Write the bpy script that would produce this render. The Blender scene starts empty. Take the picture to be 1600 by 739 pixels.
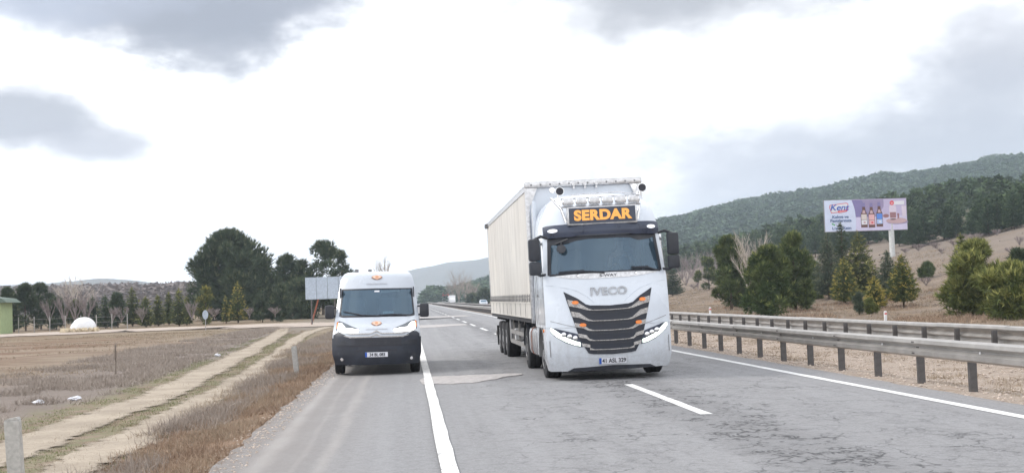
import bpy, bmesh, math, random
import numpy as np
from mathutils import Vector, Matrix
R = math.radians
random.seed(7); rng = np.random.default_rng(7)
S = bpy.context.scene
C = S.collection

# ------------------------------------------------------------------ camera
F_PX, H_CAM, ROLL = 1950.0, 1.68, 2.0
YAW, PITCH = 4.79, 2.78
cam = bpy.data.objects.new('camera', bpy.data.cameras.new('camera'))
C.objects.link(cam); S.camera = cam
cam.data.sensor_width = 36; cam.data.lens = F_PX / 1600 * 36
cam.data.clip_start = 0.2; cam.data.clip_end = 20000
CAM_M = Matrix.Rotation(R(-YAW), 4, 'Z') @ Matrix.Rotation(R(90 + PITCH), 4, 'X') @ Matrix.Rotation(R(-ROLL), 4, 'Z')
cam.matrix_world = Matrix.Translation((0, 0, H_CAM)) @ CAM_M

# ------------------------------------------------------------------ sky
SUN_EL, SUN_AZ = 46, -72          # degrees; azimuth from +Y towards +X
w = bpy.data.worlds.new('World'); S.world = w; w.use_nodes = True
wn, wl = w.node_tree.nodes, w.node_tree.links
bg = wn['Background']; bg.inputs[1].default_value = 0.1
def wm(op, a, b=None, c=None):
    n = wn.new('ShaderNodeMath'); n.operation = op
    for i, v in enumerate((a, b, c)):
        if v is None: continue
        if isinstance(v, (int, float)): n.inputs[i].default_value = v
        else: wl.new(v, n.inputs[i])
    return n.outputs[0]
tc = wn.new('ShaderNodeTexCoord'); sp = wn.new('ShaderNodeSeparateXYZ'); wl.new(tc.outputs['Generated'], sp.inputs[0])
az = wm('ARCTAN2', sp.outputs[0], sp.outputs[1]); el = wm('ARCSINE', sp.outputs[2])
def wnoise(scale, det, rough, off=0.0):
    mp = wn.new('ShaderNodeMapping'); wl.new(tc.outputs['Generated'], mp.inputs[0]); mp.inputs['Scale'].default_value = (1, 1, 2.0); mp.inputs['Location'].default_value = (off, off * 2, 0)
    n = wn.new('ShaderNodeTexNoise'); n.inputs['Scale'].default_value = scale; n.inputs['Detail'].default_value = det; n.inputs['Roughness'].default_value = rough
    wl.new(mp.outputs[0], n.inputs['Vector']); return n.outputs[0]
n1 = wnoise(8, 7, .58); n2 = wnoise(3.0, 5, .55, 3.1); n3 = wnoise(20, 5, .6, 5.0)
sky = wn.new('ShaderNodeTexSky'); sky.sky_type = 'NISHITA'; sky.sun_disc = False
sky.sun_elevation = R(SUN_EL); sky.sun_rotation = R(SUN_AZ); sky.dust_density = 2
def wmix(f, a, b):
    n = wn.new('ShaderNodeMix'); n.data_type = 'RGBA'
    if isinstance(f, (int, float)): n.inputs[0].default_value = f
    else: wl.new(f, n.inputs[0])
    for i, v in ((6, a), (7, b)):
        if isinstance(v, tuple): n.inputs[i].default_value = (*v, 1)
        else: wl.new(v, n.inputs[i])
    return n.outputs[2]
WHITE = (13.0, 13.1, 13.3)
def smooth(v, lo, hi):
    n = wn.new('ShaderNodeMapRange'); n.interpolation_type = 'SMOOTHSTEP'
    wl.new(v, n.inputs[0]); n.inputs[1].default_value = lo; n.inputs[2].default_value = hi
    n.inputs[3].default_value = 1; n.inputs[4].default_value = 0; return n.outputs[0]
col = wmix(.93, sky.outputs[0], wmix(smooth(el, .12, .55), WHITE, (17.0, 17.0, 17.2)))
# clouds: azimuth, elevation, radii (radians), colour, strength, edge softness
CLOUDS = [(-.18, .246, .15, .066, (2.8, 3.05, 3.7), .97, .5), (-.15, .205, .07, .034, (2.8, 3.05, 3.65), .9, .5), (-.30, .245, .12, .045, (4.4, 4.9, 6.0), .75, .7),
          (-.30, .147, .080, .030, (3.5, 3.7, 4.2), .95, .55), (-.243, .125, .062, .018, (3.9, 4.05, 4.6), .9, .6),
          (.225, .238, .17, .052, (4.2, 4.35, 4.75), 1.0, .75), (.465, .165, .075, .065, (4.6, 4.75, 5.3), .95, .9), (.42, .255, .22, .035, (4.4, 4.6, 5.1), .9, .9),
          (.42, .105, .30, .062, (4.5, 4.75, 5.4), .98, .9), (.25, .070, .13, .055, (5.2, 5.4, 6.1), .9, .9)]
for ca, ce, ra, re, cc, st, soft in CLOUDS:
    da = wm('DIVIDE', wm('SUBTRACT', az, ca), ra); de = wm('DIVIDE', wm('SUBTRACT', el, ce), re)
    d = wm('SQRT', wm('ADD', wm('MULTIPLY', da, da), wm('MULTIPLY', de, de)))
    d = wm('ADD', d, wm('MULTIPLY', wm('SUBTRACT', n1, .5), 1.5)); d = wm('ADD', d, wm('MULTIPLY', wm('SUBTRACT', n3, .5), .5))
    col = wmix(wm('MULTIPLY', wm('POWER', smooth(d, 1.0 - soft, 1.12), .5), st), col, cc)
hi = wm('SUBTRACT', 1, smooth(el, .33, .6))
col = wmix(wm('MULTIPLY', wm('MULTIPLY', wm('SUBTRACT', 1, smooth(n2, .42, .6)), hi), .6), col, (7.0, 7.5, 8.8))
wl.new(col, bg.inputs[0])
sun = bpy.data.objects.new('sun', bpy.data.lights.new('sun', 'SUN')); C.objects.link(sun)
sun.data.energy = 1.5; sun.data.angle = R(12); sun.data.color = (1, .95, .88)
sd = Vector((math.sin(R(SUN_AZ)) * math.cos(R(SUN_EL)), math.cos(R(SUN_AZ)) * math.cos(R(SUN_EL)), math.sin(R(SUN_EL))))
sun.rotation_euler = sd.to_track_quat('Z', 'Y').to_euler()
S.view_settings.view_transform = 'Standard'; S.view_settings.look = 'None'; S.view_settings.gamma = 1
S.view_settings.use_curve_mapping = False; S.view_settings.exposure = 0.35
S.render.engine = 'CYCLES'
S.cycles.use_denoising = True; S.cycles.max_bounces = 5; S.cycles.transparent_max_bounces = 8
S.cycles.volume_bounces = 1

# ------------------------------------------------------------------ helpers
class MB:
    """collects faces, builds ONE mesh object"""
    def __init__(s): s.v, s.f, s.m = [], [], []
    def add(s, vs, fs, m=0):
        k = len(s.v); s.v += [tuple(v) for v in vs]; s.f += [tuple(i + k for i in f) for f in fs]; s.m += [m] * len(fs); return s
    def box(s, c, d, m=0, rot=None, bev=0.0):
        x, y, z = [a / 2 for a in d]
        if bev > 0:
            b = min(bev, x * .9, y * .9, z * .9); pts = []; fs = []
            bm = bmesh.new(); bmesh.ops.create_cube(bm, size=1)
            for v in bm.verts: v.co = Vector((v.co.x * d[0], v.co.y * d[1], v.co.z * d[2]))
            bmesh.ops.bevel(bm, geom=bm.edges[:], offset=b, segments=2, affect='EDGES', profile=.6)
            bm.verts.index_update(); pts = [v.co.copy() for v in bm.verts]; fs = [[v.index for v in f.verts] for f in bm.faces]; bm.free()
        else:
            pts = [Vector((i * x, j * y, k * z)) for i in (-1, 1) for j in (-1, 1) for k in (-1, 1)]
            fs = [(0, 1, 3, 2), (4, 6, 7, 5), (0, 4, 5, 1), (2, 3, 7, 6), (0, 2, 6, 4), (1, 5, 7, 3)]
        if rot is not None: pts = [rot @ p for p in pts]
        return s.add([Vector(c) + p for p in pts], fs, m)
    def tube(s, pts, rad, n=8, m=0, cap=True):
        pts = [Vector(p) for p in pts]
        if not hasattr(rad, '__len__'): rad = [rad] * len(pts)
        vs, fs = [], []
        prev = None
        for i, p in enumerate(pts):
            t = (pts[min(i + 1, len(pts) - 1)] - pts[max(i - 1, 0)]).normalized()
            a = t.orthogonal().normalized() if prev is None else (prev - t * prev.dot(t)).normalized()
            prev = a; b = t.cross(a)
            for k in range(n):
                q = 2 * math.pi * k / n; vs.append(p + (a * math.cos(q) + b * math.sin(q)) * rad[i])
        for i in range(len(pts) - 1):
            for k in range(n): fs.append((i * n + k, i * n + (k + 1) % n, (i + 1) * n + (k + 1) % n, (i + 1) * n + k))
        if cap: fs += [tuple(range(n))[::-1], tuple(range((len(pts) - 1) * n, len(pts) * n))]
        return s.add(vs, fs, m)
    def lathe(s, prof, c, axis='X', n=28, m=0):
        """prof: (along axis, radius)"""
        vs, fs = [], []
        for a, r in prof:
            for k in range(n):
                q = 2 * math.pi * k / n; u, w_ = r * math.cos(q), r * math.sin(q)
                vs.append({'X': (a, u, w_), 'Y': (u, a, w_), 'Z': (u, w_, a)}[axis])
        for i in range(len(prof) - 1):
            for k in range(n): fs.append((i * n + k, i * n + (k + 1) % n, (i + 1) * n + (k + 1) % n, (i + 1) * n + k))
        fs += [tuple(range(n))[::-1], tuple(range((len(prof) - 1) * n, len(prof) * n))]
        return s.add([Vector(c) + Vector(v) for v in vs], fs, m)
    def grid(s, rows, m=0):
        """rows: list of equally long point lists"""
        n = len(rows[0]); vs = [p for r in rows for p in r]
        fs = [(i * n + k, i * n + k + 1, (i + 1) * n + k + 1, (i + 1) * n + k) for i in range(len(rows) - 1) for k in range(n - 1)]
        return s.add(vs, fs, m)
    def prism(s, poly, axis, lo, hi, m=0):
        """poly of 2D points extruded along axis from lo to hi"""
        n = len(poly)
        def P(a, b, h): return {'X': (h, a, b), 'Y': (a, h, b), 'Z': (a, b, h)}[axis]
        vs = [P(a, b, lo) for a, b in poly] + [P(a, b, hi) for a, b in poly]
        fs = [tuple(range(n)), tuple(range(n, 2 * n))[::-1]] + [(i, (i + 1) % n, n + (i + 1) % n, n + i) for i in range(n)]
        return s.add(vs, fs, m)
    def build(s, name, mats, parent=None, smooth=None, loc=None, normals=True):
        me = bpy.data.meshes.new(name); me.from_pydata(s.v, [], s.f)
        for mt in (mats if isinstance(mats, (list, tuple)) else [mats]): me.materials.append(mt)
        me.polygons.foreach_set('material_index', s.m)
        if normals:
            bm = bmesh.new(); bm.from_mesh(me); bmesh.ops.recalc_face_normals(bm, faces=bm.faces[:]); bm.to_mesh(me); bm.free()
        if smooth is not None:
            me.polygons.foreach_set('use_smooth', [True] * len(me.polygons)); me.set_sharp_from_angle(angle=R(smooth))
        o = bpy.data.objects.new(name, me); C.objects.link(o)
        if parent: o.parent = parent
        if loc: o.location = loc
        return o
def np_mesh(name, V, Fc, mats, midx=None, smooth=False, attr=None):
    me = bpy.data.meshes.new(name); V = np.asarray(V, np.float32); Fc = np.asarray(Fc, np.int32); k = Fc.shape[1]
    me.vertices.add(len(V)); me.vertices.foreach_set('co', V.ravel())
    me.loops.add(Fc.size); me.loops.foreach_set('vertex_index', Fc.ravel())
    me.polygons.add(len(Fc)); me.polygons.foreach_set('loop_start', np.arange(0, Fc.size, k, dtype=np.int32))
    for mt in (mats if isinstance(mats, (list, tuple)) else [mats]): me.materials.append(mt)
    if midx is not None: me.polygons.foreach_set('material_index', np.asarray(midx, np.int32))
    if smooth: me.polygons.foreach_set('use_smooth', np.ones(len(Fc), bool))
    if attr is not None:
        a = me.attributes.new('tint', 'FLOAT', 'FACE'); a.data.foreach_set('value', np.asarray(attr, np.float32))
    me.update(calc_edges=True); return me
def link(name, me, parent=None, loc=None):
    o = bpy.data.objects.new(name, me); C.objects.link(o)
    if parent: o.parent = parent
    if loc is not None: o.location = loc
    return o
def tag(o, label=None, cat=None, group=None, kind=None):
    for k, v in (('label', label), ('category', cat), ('group', group), ('kind', kind)):
        if v: o[k] = v
    return o
def thing(name, label, cat, loc=(0, 0, 0), group=None, rz=0):
    o = bpy.data.objects.new(name, None); C.objects.link(o); o.location = loc; o.rotation_euler = (0, 0, rz)
    o.empty_display_size = .3
    return tag(o, label, cat, group)

# ------------------------------------------------------------------ materials
class NT:
    def __init__(s, name):
        s.mt = bpy.data.materials.new(name); s.mt.use_nodes = True; s.n, s.l = s.mt.node_tree.nodes, s.mt.node_tree.links
        s.b = s.n['Principled BSDF']; s.tc = None
    def put(s, sock, v):
        if v is None: return
        if isinstance(v, (int, float)): sock.default_value = v
        elif isinstance(v, tuple): sock.default_value = (*v, 1) if len(v) == 3 and sock.type == 'RGBA' else v
        else: s.l.new(v, sock)
    def co(s, which='Object'):
        if s.tc is None: s.tc = s.n.new('ShaderNodeTexCoord')
        return s.tc.outputs[which]
    def math(s, op, a, b=None, c=None):
        n = s.n.new('ShaderNodeMath'); n.operation = op
        for i, v in enumerate((a, b, c)): s.put(n.inputs[i], v)
        return n.outputs[0]
    def mapc(s, scale, vec=None, loc=(0, 0, 0)):
        n = s.n.new('ShaderNodeMapping'); s.l.new(vec or s.co(), n.inputs[0]); n.inputs['Scale'].default_value = scale; n.inputs['Location'].default_value = loc; return n.outputs[0]
    def noise(s, scale, det=4, rough=.55, vec=None, dist=0):
        n = s.n.new('ShaderNodeTexNoise'); s.l.new(vec or s.co(), n.inputs['Vector'])
        n.inputs['Scale'].default_value = scale; n.inputs['Detail'].default_value = det; n.inputs['Roughness'].default_value = rough; n.inputs['Distortion'].default_value = dist
        return n.outputs[0]
    def rng(s, v, a, b, c=0, d=1, smooth=True):
        n = s.n.new('ShaderNodeMapRange'); n.interpolation_type = 'SMOOTHSTEP' if smooth else 'LINEAR'
        s.put(n.inputs[0], v)
        for i, x in enumerate((a, b, c, d)): n.inputs[i + 1].default_value = x
        return n.outputs[0]
    def mix(s, f, a, b, mode='MIX'):
        n = s.n.new('ShaderNodeMix'); n.data_type = 'RGBA'; n.blend_type = mode
        s.put(n.inputs[0], f); s.put(n.inputs[6], a); s.put(n.inputs[7], b); return n.outputs[2]
    def bump(s, h, strength=.5, dist=.02):
        n = s.n.new('ShaderNodeBump'); n.inputs['Strength'].default_value = strength; n.inputs['Distance'].default_value = dist
        s.l.new(h, n.inputs['Height']); s.l.new(n.outputs[0], s.b.inputs['Normal'])
    def out(s, col=None, rough=None, metal=None, spec=None):
        s.put(s.b.inputs['Base Color'], col); s.put(s.b.inputs['Roughness'], rough); s.put(s.b.inputs['Metallic'], metal)
        if spec is not None: s.b.inputs['Specular IOR Level'].default_value = spec
        return s.mt
def simple(name, col, rough=.5, metal=0, spec=.5, var=.12, scale=6, bump=0, coat=0, dirt=None, film=0):
    t = NT(name); nz = t.noise(scale, 5, .6)
    c = t.mix(t.rng(nz, .3, .7), tuple(x * (1 - var) for x in col), tuple(min(1, x * (1 + var)) for x in col))
    if dirt:
        c = t.mix(t.math('MULTIPLY', t.rng(t.noise(scale * .6, 7, .7), .5, .75), dirt[1]), c, dirt[0])
    if film:
        sep = t.n.new('ShaderNodeSeparateXYZ'); t.l.new(t.co(), sep.inputs[0])
        c = t.mix(t.math('MULTIPLY', t.rng(t.math('ADD', sep.outputs[2], t.math('MULTIPLY', t.math('SUBTRACT', t.noise(5, 6, .7, t.mapc((1, 1, .4))), .5), 1.2)), .15, 1.3, film, 0), t.rng(t.noise(22, 4, .8), .3, .7, .6, 1)), c, (.24, .215, .19))
    t.out(c, t.rng(nz, .2, .8, max(0, rough - .06), min(1, rough + .06)), metal, spec)
    if coat: t.b.inputs['Coat Weight'].default_value = coat; t.b.inputs['Coat Roughness'].default_value = .08
    if bump: t.bump(t.noise(scale * 8, 3, .6), bump, .01)
    return t.mt
M = {}
M['white_paint'] = simple('white_paint', (.64, .69, .76), .26, 0, .5, .03, 1.5, coat=.6, dirt=((.42, .40, .38), .13), film=.5)
M['van_paint'] = simple('van_paint', (.50, .54, .60), .3, 0, .5, .03, 1.5, coat=.5, dirt=((.42, .40, .38), .22), film=.35)
M['black_plastic'] = simple('black_plastic', (.022, .025, .034), .5, var=.25, scale=5, dirt=((.10, .095, .09), .25))
M['navy_visor'] = simple('navy_visor', (.035, .045, .075), .3, var=.2, scale=2)
M['grey_plastic'] = simple('grey_plastic', (.19, .19, .195), .55, dirt=((.3, .27, .24), .3))
M['charcoal_bumper'] = simple('charcoal_bumper', (.026, .031, .045), .55, var=.2, scale=4, dirt=((.14, .13, .12), .3))
M['chrome'] = simple('chrome', (.72, .72, .73), .16, 1, var=.08)
M['brushed_metal'] = simple('brushed_metal', (.55, .55, .56), .38, 1, var=.2, scale=14)
M['badge'] = simple('dark_chrome', (.30, .31, .33), .3, .85, var=.2)
M['grille_black'] = simple('grille_black', (.010, .014, .026), .4)
M['grille_mesh'] = simple('grille_mesh', (.40, .385, .375), .5, .5, var=.45, scale=45)
M['rubber'] = simple('rubber', (.018, .018, .02), .85, var=.3, scale=12, bump=.3, dirt=((.09, .08, .07), .35))
M['rim'] = simple('rim', (.45, .45, .46), .4, .8, dirt=((.16, .13, .11), .5))
M['chassis'] = simple('chassis', (.03, .03, .035), .7, dirt=((.12, .1, .09), .5))
M['galv'] = simple('galvanised', (.37, .355, .34), .48, .4, var=.16, scale=2.2, dirt=((.25, .23, .21), .35))
M['galv_post'] = simple('galvanised_post', (.10, .095, .095), .6, .3, var=.2, scale=9, dirt=((.2, .13, .08), .35))
M['orange'] = simple('amber_lens', (.85, .24, .04), .2)
M['concrete'] = simple('concrete', (.42, .41, .39), .9, var=.15, scale=18, bump=.4)
M['bark'] = simple('bark', (.10, .075, .055), .95, var=.35, scale=14)
M['bare_twigs'] = simple('bare_twigs', (.30, .25, .21), .95, var=.25, scale=3)
M['pale_twigs'] = simple('pale_twigs', (.42, .37, .32), .9, var=.2, scale=3)
M['purple_twigs'] = simple('grey_brown_twigs', (.24, .20, .195), .95, var=.25, scale=3)
M['far_brown'] = simple('far_brown', (.20, .165, .15), .95)
M['seat_cloth'] = simple('seat_cloth', (.05, .05, .06), .9)
M['skin'] = simple('skin', (.5, .32, .24), .6, var=.05)
M['shirt'] = simple('shirt', (.12, .14, .2), .9, var=.2)
M['hair'] = simple('hair', (.03, .025, .02), .8)
M['white_plain'] = simple('white_plain', (.75, .75, .76), .5, var=.05)
M['rust'] = simple('rust', (.28, .10, .06), .9, var=.3, scale=8)
M['red'] = simple('red', (.6, .06, .05), .6)
M['blue_plate'] = simple('blue_plate', (.02, .09, .42), .5)
M['plate'] = simple('plate', (.68, .69, .74), .45, var=.06, scale=30)
M['ink'] = simple('ink', (.03, .03, .04), .6)
M['grey_ink'] = simple('grey_ink', (.45, .46, .50), .6)
def curtain_mat():
    t = NT('curtain_tarpaulin'); sep = t.n.new('ShaderNodeSeparateXYZ'); t.l.new(t.co(), sep.inputs[0])
    streak = t.noise(1, 6, .65, t.mapc((1, 2.6, .22))); blot = t.noise(1.1, 5, .6)
    c = t.mix(t.rng(streak, .38, .7), (.62, .595, .555), (.49, .465, .43))
    c = t.mix(t.math('MULTIPLY', t.rng(blot, .45, .7), .3), c, (.80, .76, .68)); 
    return t.out(c, .55, 0, .4)
M['curtain'] = curtain_mat()
def emit_mat(name, col, e, base=(.8, .8, .8)):
    t = NT(name); nz = t.noise(9, 2)
    t.out(base, .2); t.put(t.b.inputs['Emission Color'], t.mix(t.rng(nz, .3, .7), tuple(x * .92 for x in col), col)); t.b.inputs['Emission Strength'].default_value = e
    return t.mt
M['led'] = emit_mat('daylight_led', (.86, 1.0, .84), 2.2)
M['beam'] = emit_mat('lit_headlamp', (1, .97, .88), 3.2)
M['letters'] = emit_mat('lit_letters', (1.0, .45, .09), .22, (.85, .38, .07))
M['marker'] = emit_mat('marker_lamp', (.85, .9, 1.0), .5)
def glass_mat(name, tint, trans, rough=.05):
    t = NT(name); n = t.n; l = t.l
    n.remove(t.b)
    out = [x for x in n if x.type == 'OUTPUT_MATERIAL'][0]
    gl = n.new('ShaderNodeBsdfGlossy'); gl.inputs['Roughness'].default_value = rough; gl.inputs[0].default_value = (.55, .70, .85, 1)
    tr = n.new('ShaderNodeBsdfTransparent'); tr.inputs[0].default_value = (*tint, 1)
    df = n.new('ShaderNodeBsdfDiffuse'); 
    dirt = t.noise(3, 6, .65); df.inputs[0].default_value = (.085, .14, .19, 1)
    m1 = n.new('ShaderNodeMixShader'); m2 = n.new('ShaderNodeMixShader')
    l.new(t.rng(dirt, .3, .8, 1 - trans, min(1, 1.15 - trans)), m1.inputs[0]); l.new(tr.outputs[0], m1.inputs[1]); l.new(df.outputs[0], m1.inputs[2])
    fr = n.new('ShaderNodeFresnel'); fr.inputs[0].default_value = 1.65
    l.new(t.math('MULTIPLY_ADD', fr.outputs[0], .6, .08), m2.inputs[0]); l.new(m1.outputs[0], m2.inputs[1]); l.new(gl.outputs[0], m2.inputs[2])
    l.new(m2.outputs[0], out.inputs[0]); return t.mt
M['windscreen'] = glass_mat('windscreen_glass', (.55, .68, .78), .60)
M['side_glass'] = glass_mat('side_glass', (.3, .4, .45), .25)
M['lamp_glass'] = glass_mat('lamp_glass', (.9, .95, .95), .8)
def leaf_mat(name, c1, c2, tip=None, rough=.75, dark=.45, big=None):
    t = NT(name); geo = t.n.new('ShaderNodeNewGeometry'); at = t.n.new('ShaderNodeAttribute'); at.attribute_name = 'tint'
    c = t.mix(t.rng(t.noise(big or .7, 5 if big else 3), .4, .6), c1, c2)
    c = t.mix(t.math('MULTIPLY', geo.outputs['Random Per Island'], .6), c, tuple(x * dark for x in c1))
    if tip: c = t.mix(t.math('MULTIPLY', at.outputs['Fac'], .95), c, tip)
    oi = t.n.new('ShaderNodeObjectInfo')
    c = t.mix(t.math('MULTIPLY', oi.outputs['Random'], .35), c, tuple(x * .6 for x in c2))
    return t.out(c, rough, 0, .25)
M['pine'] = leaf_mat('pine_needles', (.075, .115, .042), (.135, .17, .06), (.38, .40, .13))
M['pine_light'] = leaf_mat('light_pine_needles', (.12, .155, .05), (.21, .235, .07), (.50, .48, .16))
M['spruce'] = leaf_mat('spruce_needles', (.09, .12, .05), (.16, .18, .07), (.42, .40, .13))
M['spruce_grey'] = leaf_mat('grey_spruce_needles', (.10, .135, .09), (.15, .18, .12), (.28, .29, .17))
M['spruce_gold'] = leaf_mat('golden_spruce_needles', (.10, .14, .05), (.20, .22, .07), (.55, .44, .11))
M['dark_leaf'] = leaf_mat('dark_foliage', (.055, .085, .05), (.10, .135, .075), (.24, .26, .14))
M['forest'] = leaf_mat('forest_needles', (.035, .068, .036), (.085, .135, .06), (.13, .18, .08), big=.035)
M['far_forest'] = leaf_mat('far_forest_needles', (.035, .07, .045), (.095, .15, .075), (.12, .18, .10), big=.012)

def asphalt(name, base, patch, crack_amt, is_main):
    t = NT(name); sep = t.n.new('ShaderNodeSeparateXYZ'); t.l.new(t.co(), sep.inputs[0]); X, Y = sep.outputs[0], sep.outputs[1]
    fine = t.noise(38, 4, .8); mid = t.noise(2.2, 6, .65, t.mapc((1, .35, 1))); big = t.noise(.25, 3, .5)
    streak = t.noise(1.0, 5, .6, t.mapc((2.6, .045, 1)))
    c = t.mix(t.rng(fine, .3, .7), tuple(x * .74 for x in base), tuple(x * 1.22 for x in base))
    c = t.mix(t.math('MULTIPLY', t.rng(mid, .42, .7), .45), c, patch)
    c = t.mix(t.math('MULTIPLY', t.rng(t.noise(9, 6, .85), .45, .62), .6), c, tuple(x * .62 for x in base))
    c = t.mix(t.math('MULTIPLY', t.rng(streak, .4, .72), .42), c, tuple(x * 1.25 for x in base))
    if is_main:
        # cracks: distorted cells, strongest round the lane joint and in the right lane
        warp = t.n.new('ShaderNodeVectorMath'); warp.operation = 'ADD'
        nw = t.n.new('ShaderNodeTexNoise'); nw.inputs['Scale'].default_value = 5; nw.inputs['Detail'].default_value = 4; t.l.new(t.co(), nw.inputs['Vector'])
        sc = t.n.new('ShaderNodeVectorMath'); sc.operation = 'SCALE'; sc.inputs['Scale'].default_value = .32; t.l.new(nw.outputs['Color'], sc.inputs[0])
        t.l.new(t.mapc((1, .62, 1)), warp.inputs[0]); t.l.new(sc.outputs[0], warp.inputs[1])
        def vor(scale, thr):
            v = t.n.new('ShaderNodeTexVoronoi'); v.feature = 'DISTANCE_TO_EDGE'; v.inputs['Scale'].default_value = scale; t.l.new(warp.outputs[0], v.inputs['Vector'])
            return t.rng(v.outputs['Distance'], 0, thr, 1, 0)
        wob = t.math('ADD', X, t.math('MULTIPLY', t.math('SUBTRACT', t.noise(.5, 3), .5), 1.3))
        band = t.math('MULTIPLY', t.rng(wob, 2.9, 3.9), t.rng(wob, 4.2, 5.4, 1, 0))
        lane = t.math('MULTIPLY', t.rng(wob, .6, 1.6), t.rng(wob, 6.6, 7.4, 1, 0))
        patchy = t.rng(t.noise(.9, 5, .7), .46, .62); patchy2 = t.rng(t.noise(1.7, 5, .7), .50, .62)
        m1 = t.math('MULTIPLY', vor(3.6, .085), t.math('MULTIPLY', t.math('ADD', band, t.math('MULTIPLY', lane, .5)), patchy))
        m2 = t.math('MULTIPLY', vor(8, .16), t.math('MULTIPLY', t.math('ADD', band, t.math('MULTIPLY', lane, .38)), patchy2))
        m3 = t.math('MULTIPLY', vor(1.15, .02), t.math('MULTIPLY', lane, t.rng(t.noise(.6, 3), .42, .6)))
        crack = t.math('MINIMUM', t.math('ADD', t.math('ADD', m1, m2), t.math('MULTIPLY', m3, .8)), 1)
        c = t.mix(t.math('MULTIPLY', band, .38), c, tuple(x * .62 for x in base))
        c = t.mix(t.math('MULTIPLY', crack, crack_amt), c, (.022, .022, .025))
        # polished wheel tracks, pale
        for cx in (1.3, 2.9, 5.0, 6.5):
            g = t.math('ABSOLUTE', t.math('SUBTRACT', X, cx)); c = t.mix(t.rng(g, 0, .45, .16, 0), c, tuple(x * 1.3 for x in base))
        # the shoulder: browner towards the verge with pale dusty streaks
        sh = t.math('ADD', X, t.math('MULTIPLY', t.math('SUBTRACT', t.noise(.8, 4, .6, t.mapc((1, .12, 1))), .5), .5))
        c = t.mix(t.rng(sh, -1.35, .1, .0, 0), c, base)
        c = t.mix(t.rng(sh, -1.7, -.2, .7, 0), c, (.235, .212, .198))
        for cx, ww, am in ((-.98, .14, .42), (-1.68, .17, .5), (-1.30, .07, .2)):
            g = t.math('ABSOLUTE', t.math('SUBTRACT', sh, cx)); c = t.mix(t.math('MULTIPLY', t.rng(g, 0, ww, 1, 0), t.rng(t.noise(3, 5, .7, t.mapc((1, .25, 1))), .2, .6, am * .4, am)), c, (.40, .375, .355))
        grit = t.noise(5, 6, .75)
        c = t.mix(t.math('MULTIPLY', t.rng(sh, -2.3, -1.7, 1, 0), t.rng(grit, .4, .6)), c, (.17, .13, .10))
        c = t.mix(t.math('MULTIPLY', t.rng(X, 7.85, 8.5), t.rng(grit, .38, .6)), c, (.30, .245, .20))
        t.bump(t.math('SUBTRACT', fine, t.math('MULTIPLY', crack, 1.2)), .65, .02)
    else: t.bump(fine, .4, .01)
    return t.out(c, t.rng(mid, .3, .7, .62, .85), 0, .35)
M['asphalt'] = asphalt('asphalt', (.256, .254, .260), (.31, .308, .312), .78, True)
M['asphalt_far'] = asphalt('asphalt_far', (.2, .195, .195), (.24, .235, .23), 0, False)
def worn_paint(name, col, wear, under=(.16, .16, .165)):
    t = NT(name); a = t.noise(7, 7, .75, t.mapc((1.4, .8, 1))); b = t.noise(1.3, 4)
    v = t.n.new('ShaderNodeTexVoronoi'); v.feature = 'DISTANCE_TO_EDGE'; v.inputs['Scale'].default_value = 5.5; t.l.new(t.mapc((1.2, .8, 1)), v.inputs['Vector'])
    k = t.math('MAXIMUM', t.math('MULTIPLY', t.rng(a, .54, .66), wear), t.rng(v.outputs['Distance'], 0, .03, .75 * wear, 0))
    c = t.mix(t.rng(b, .3, .7), tuple(x * .88 for x in col), col); return t.out(t.mix(k, c, under), .65)
M['line_paint'] = worn_paint('line_paint', (.78, .77, .75), .8)
M['line_paint_clean'] = worn_paint('line_paint_clean', (.78, .78, .77), .35)
M['patch'] = simple('road_patch', (.40, .375, .365), .9, var=.18, scale=7, bump=.5)

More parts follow.
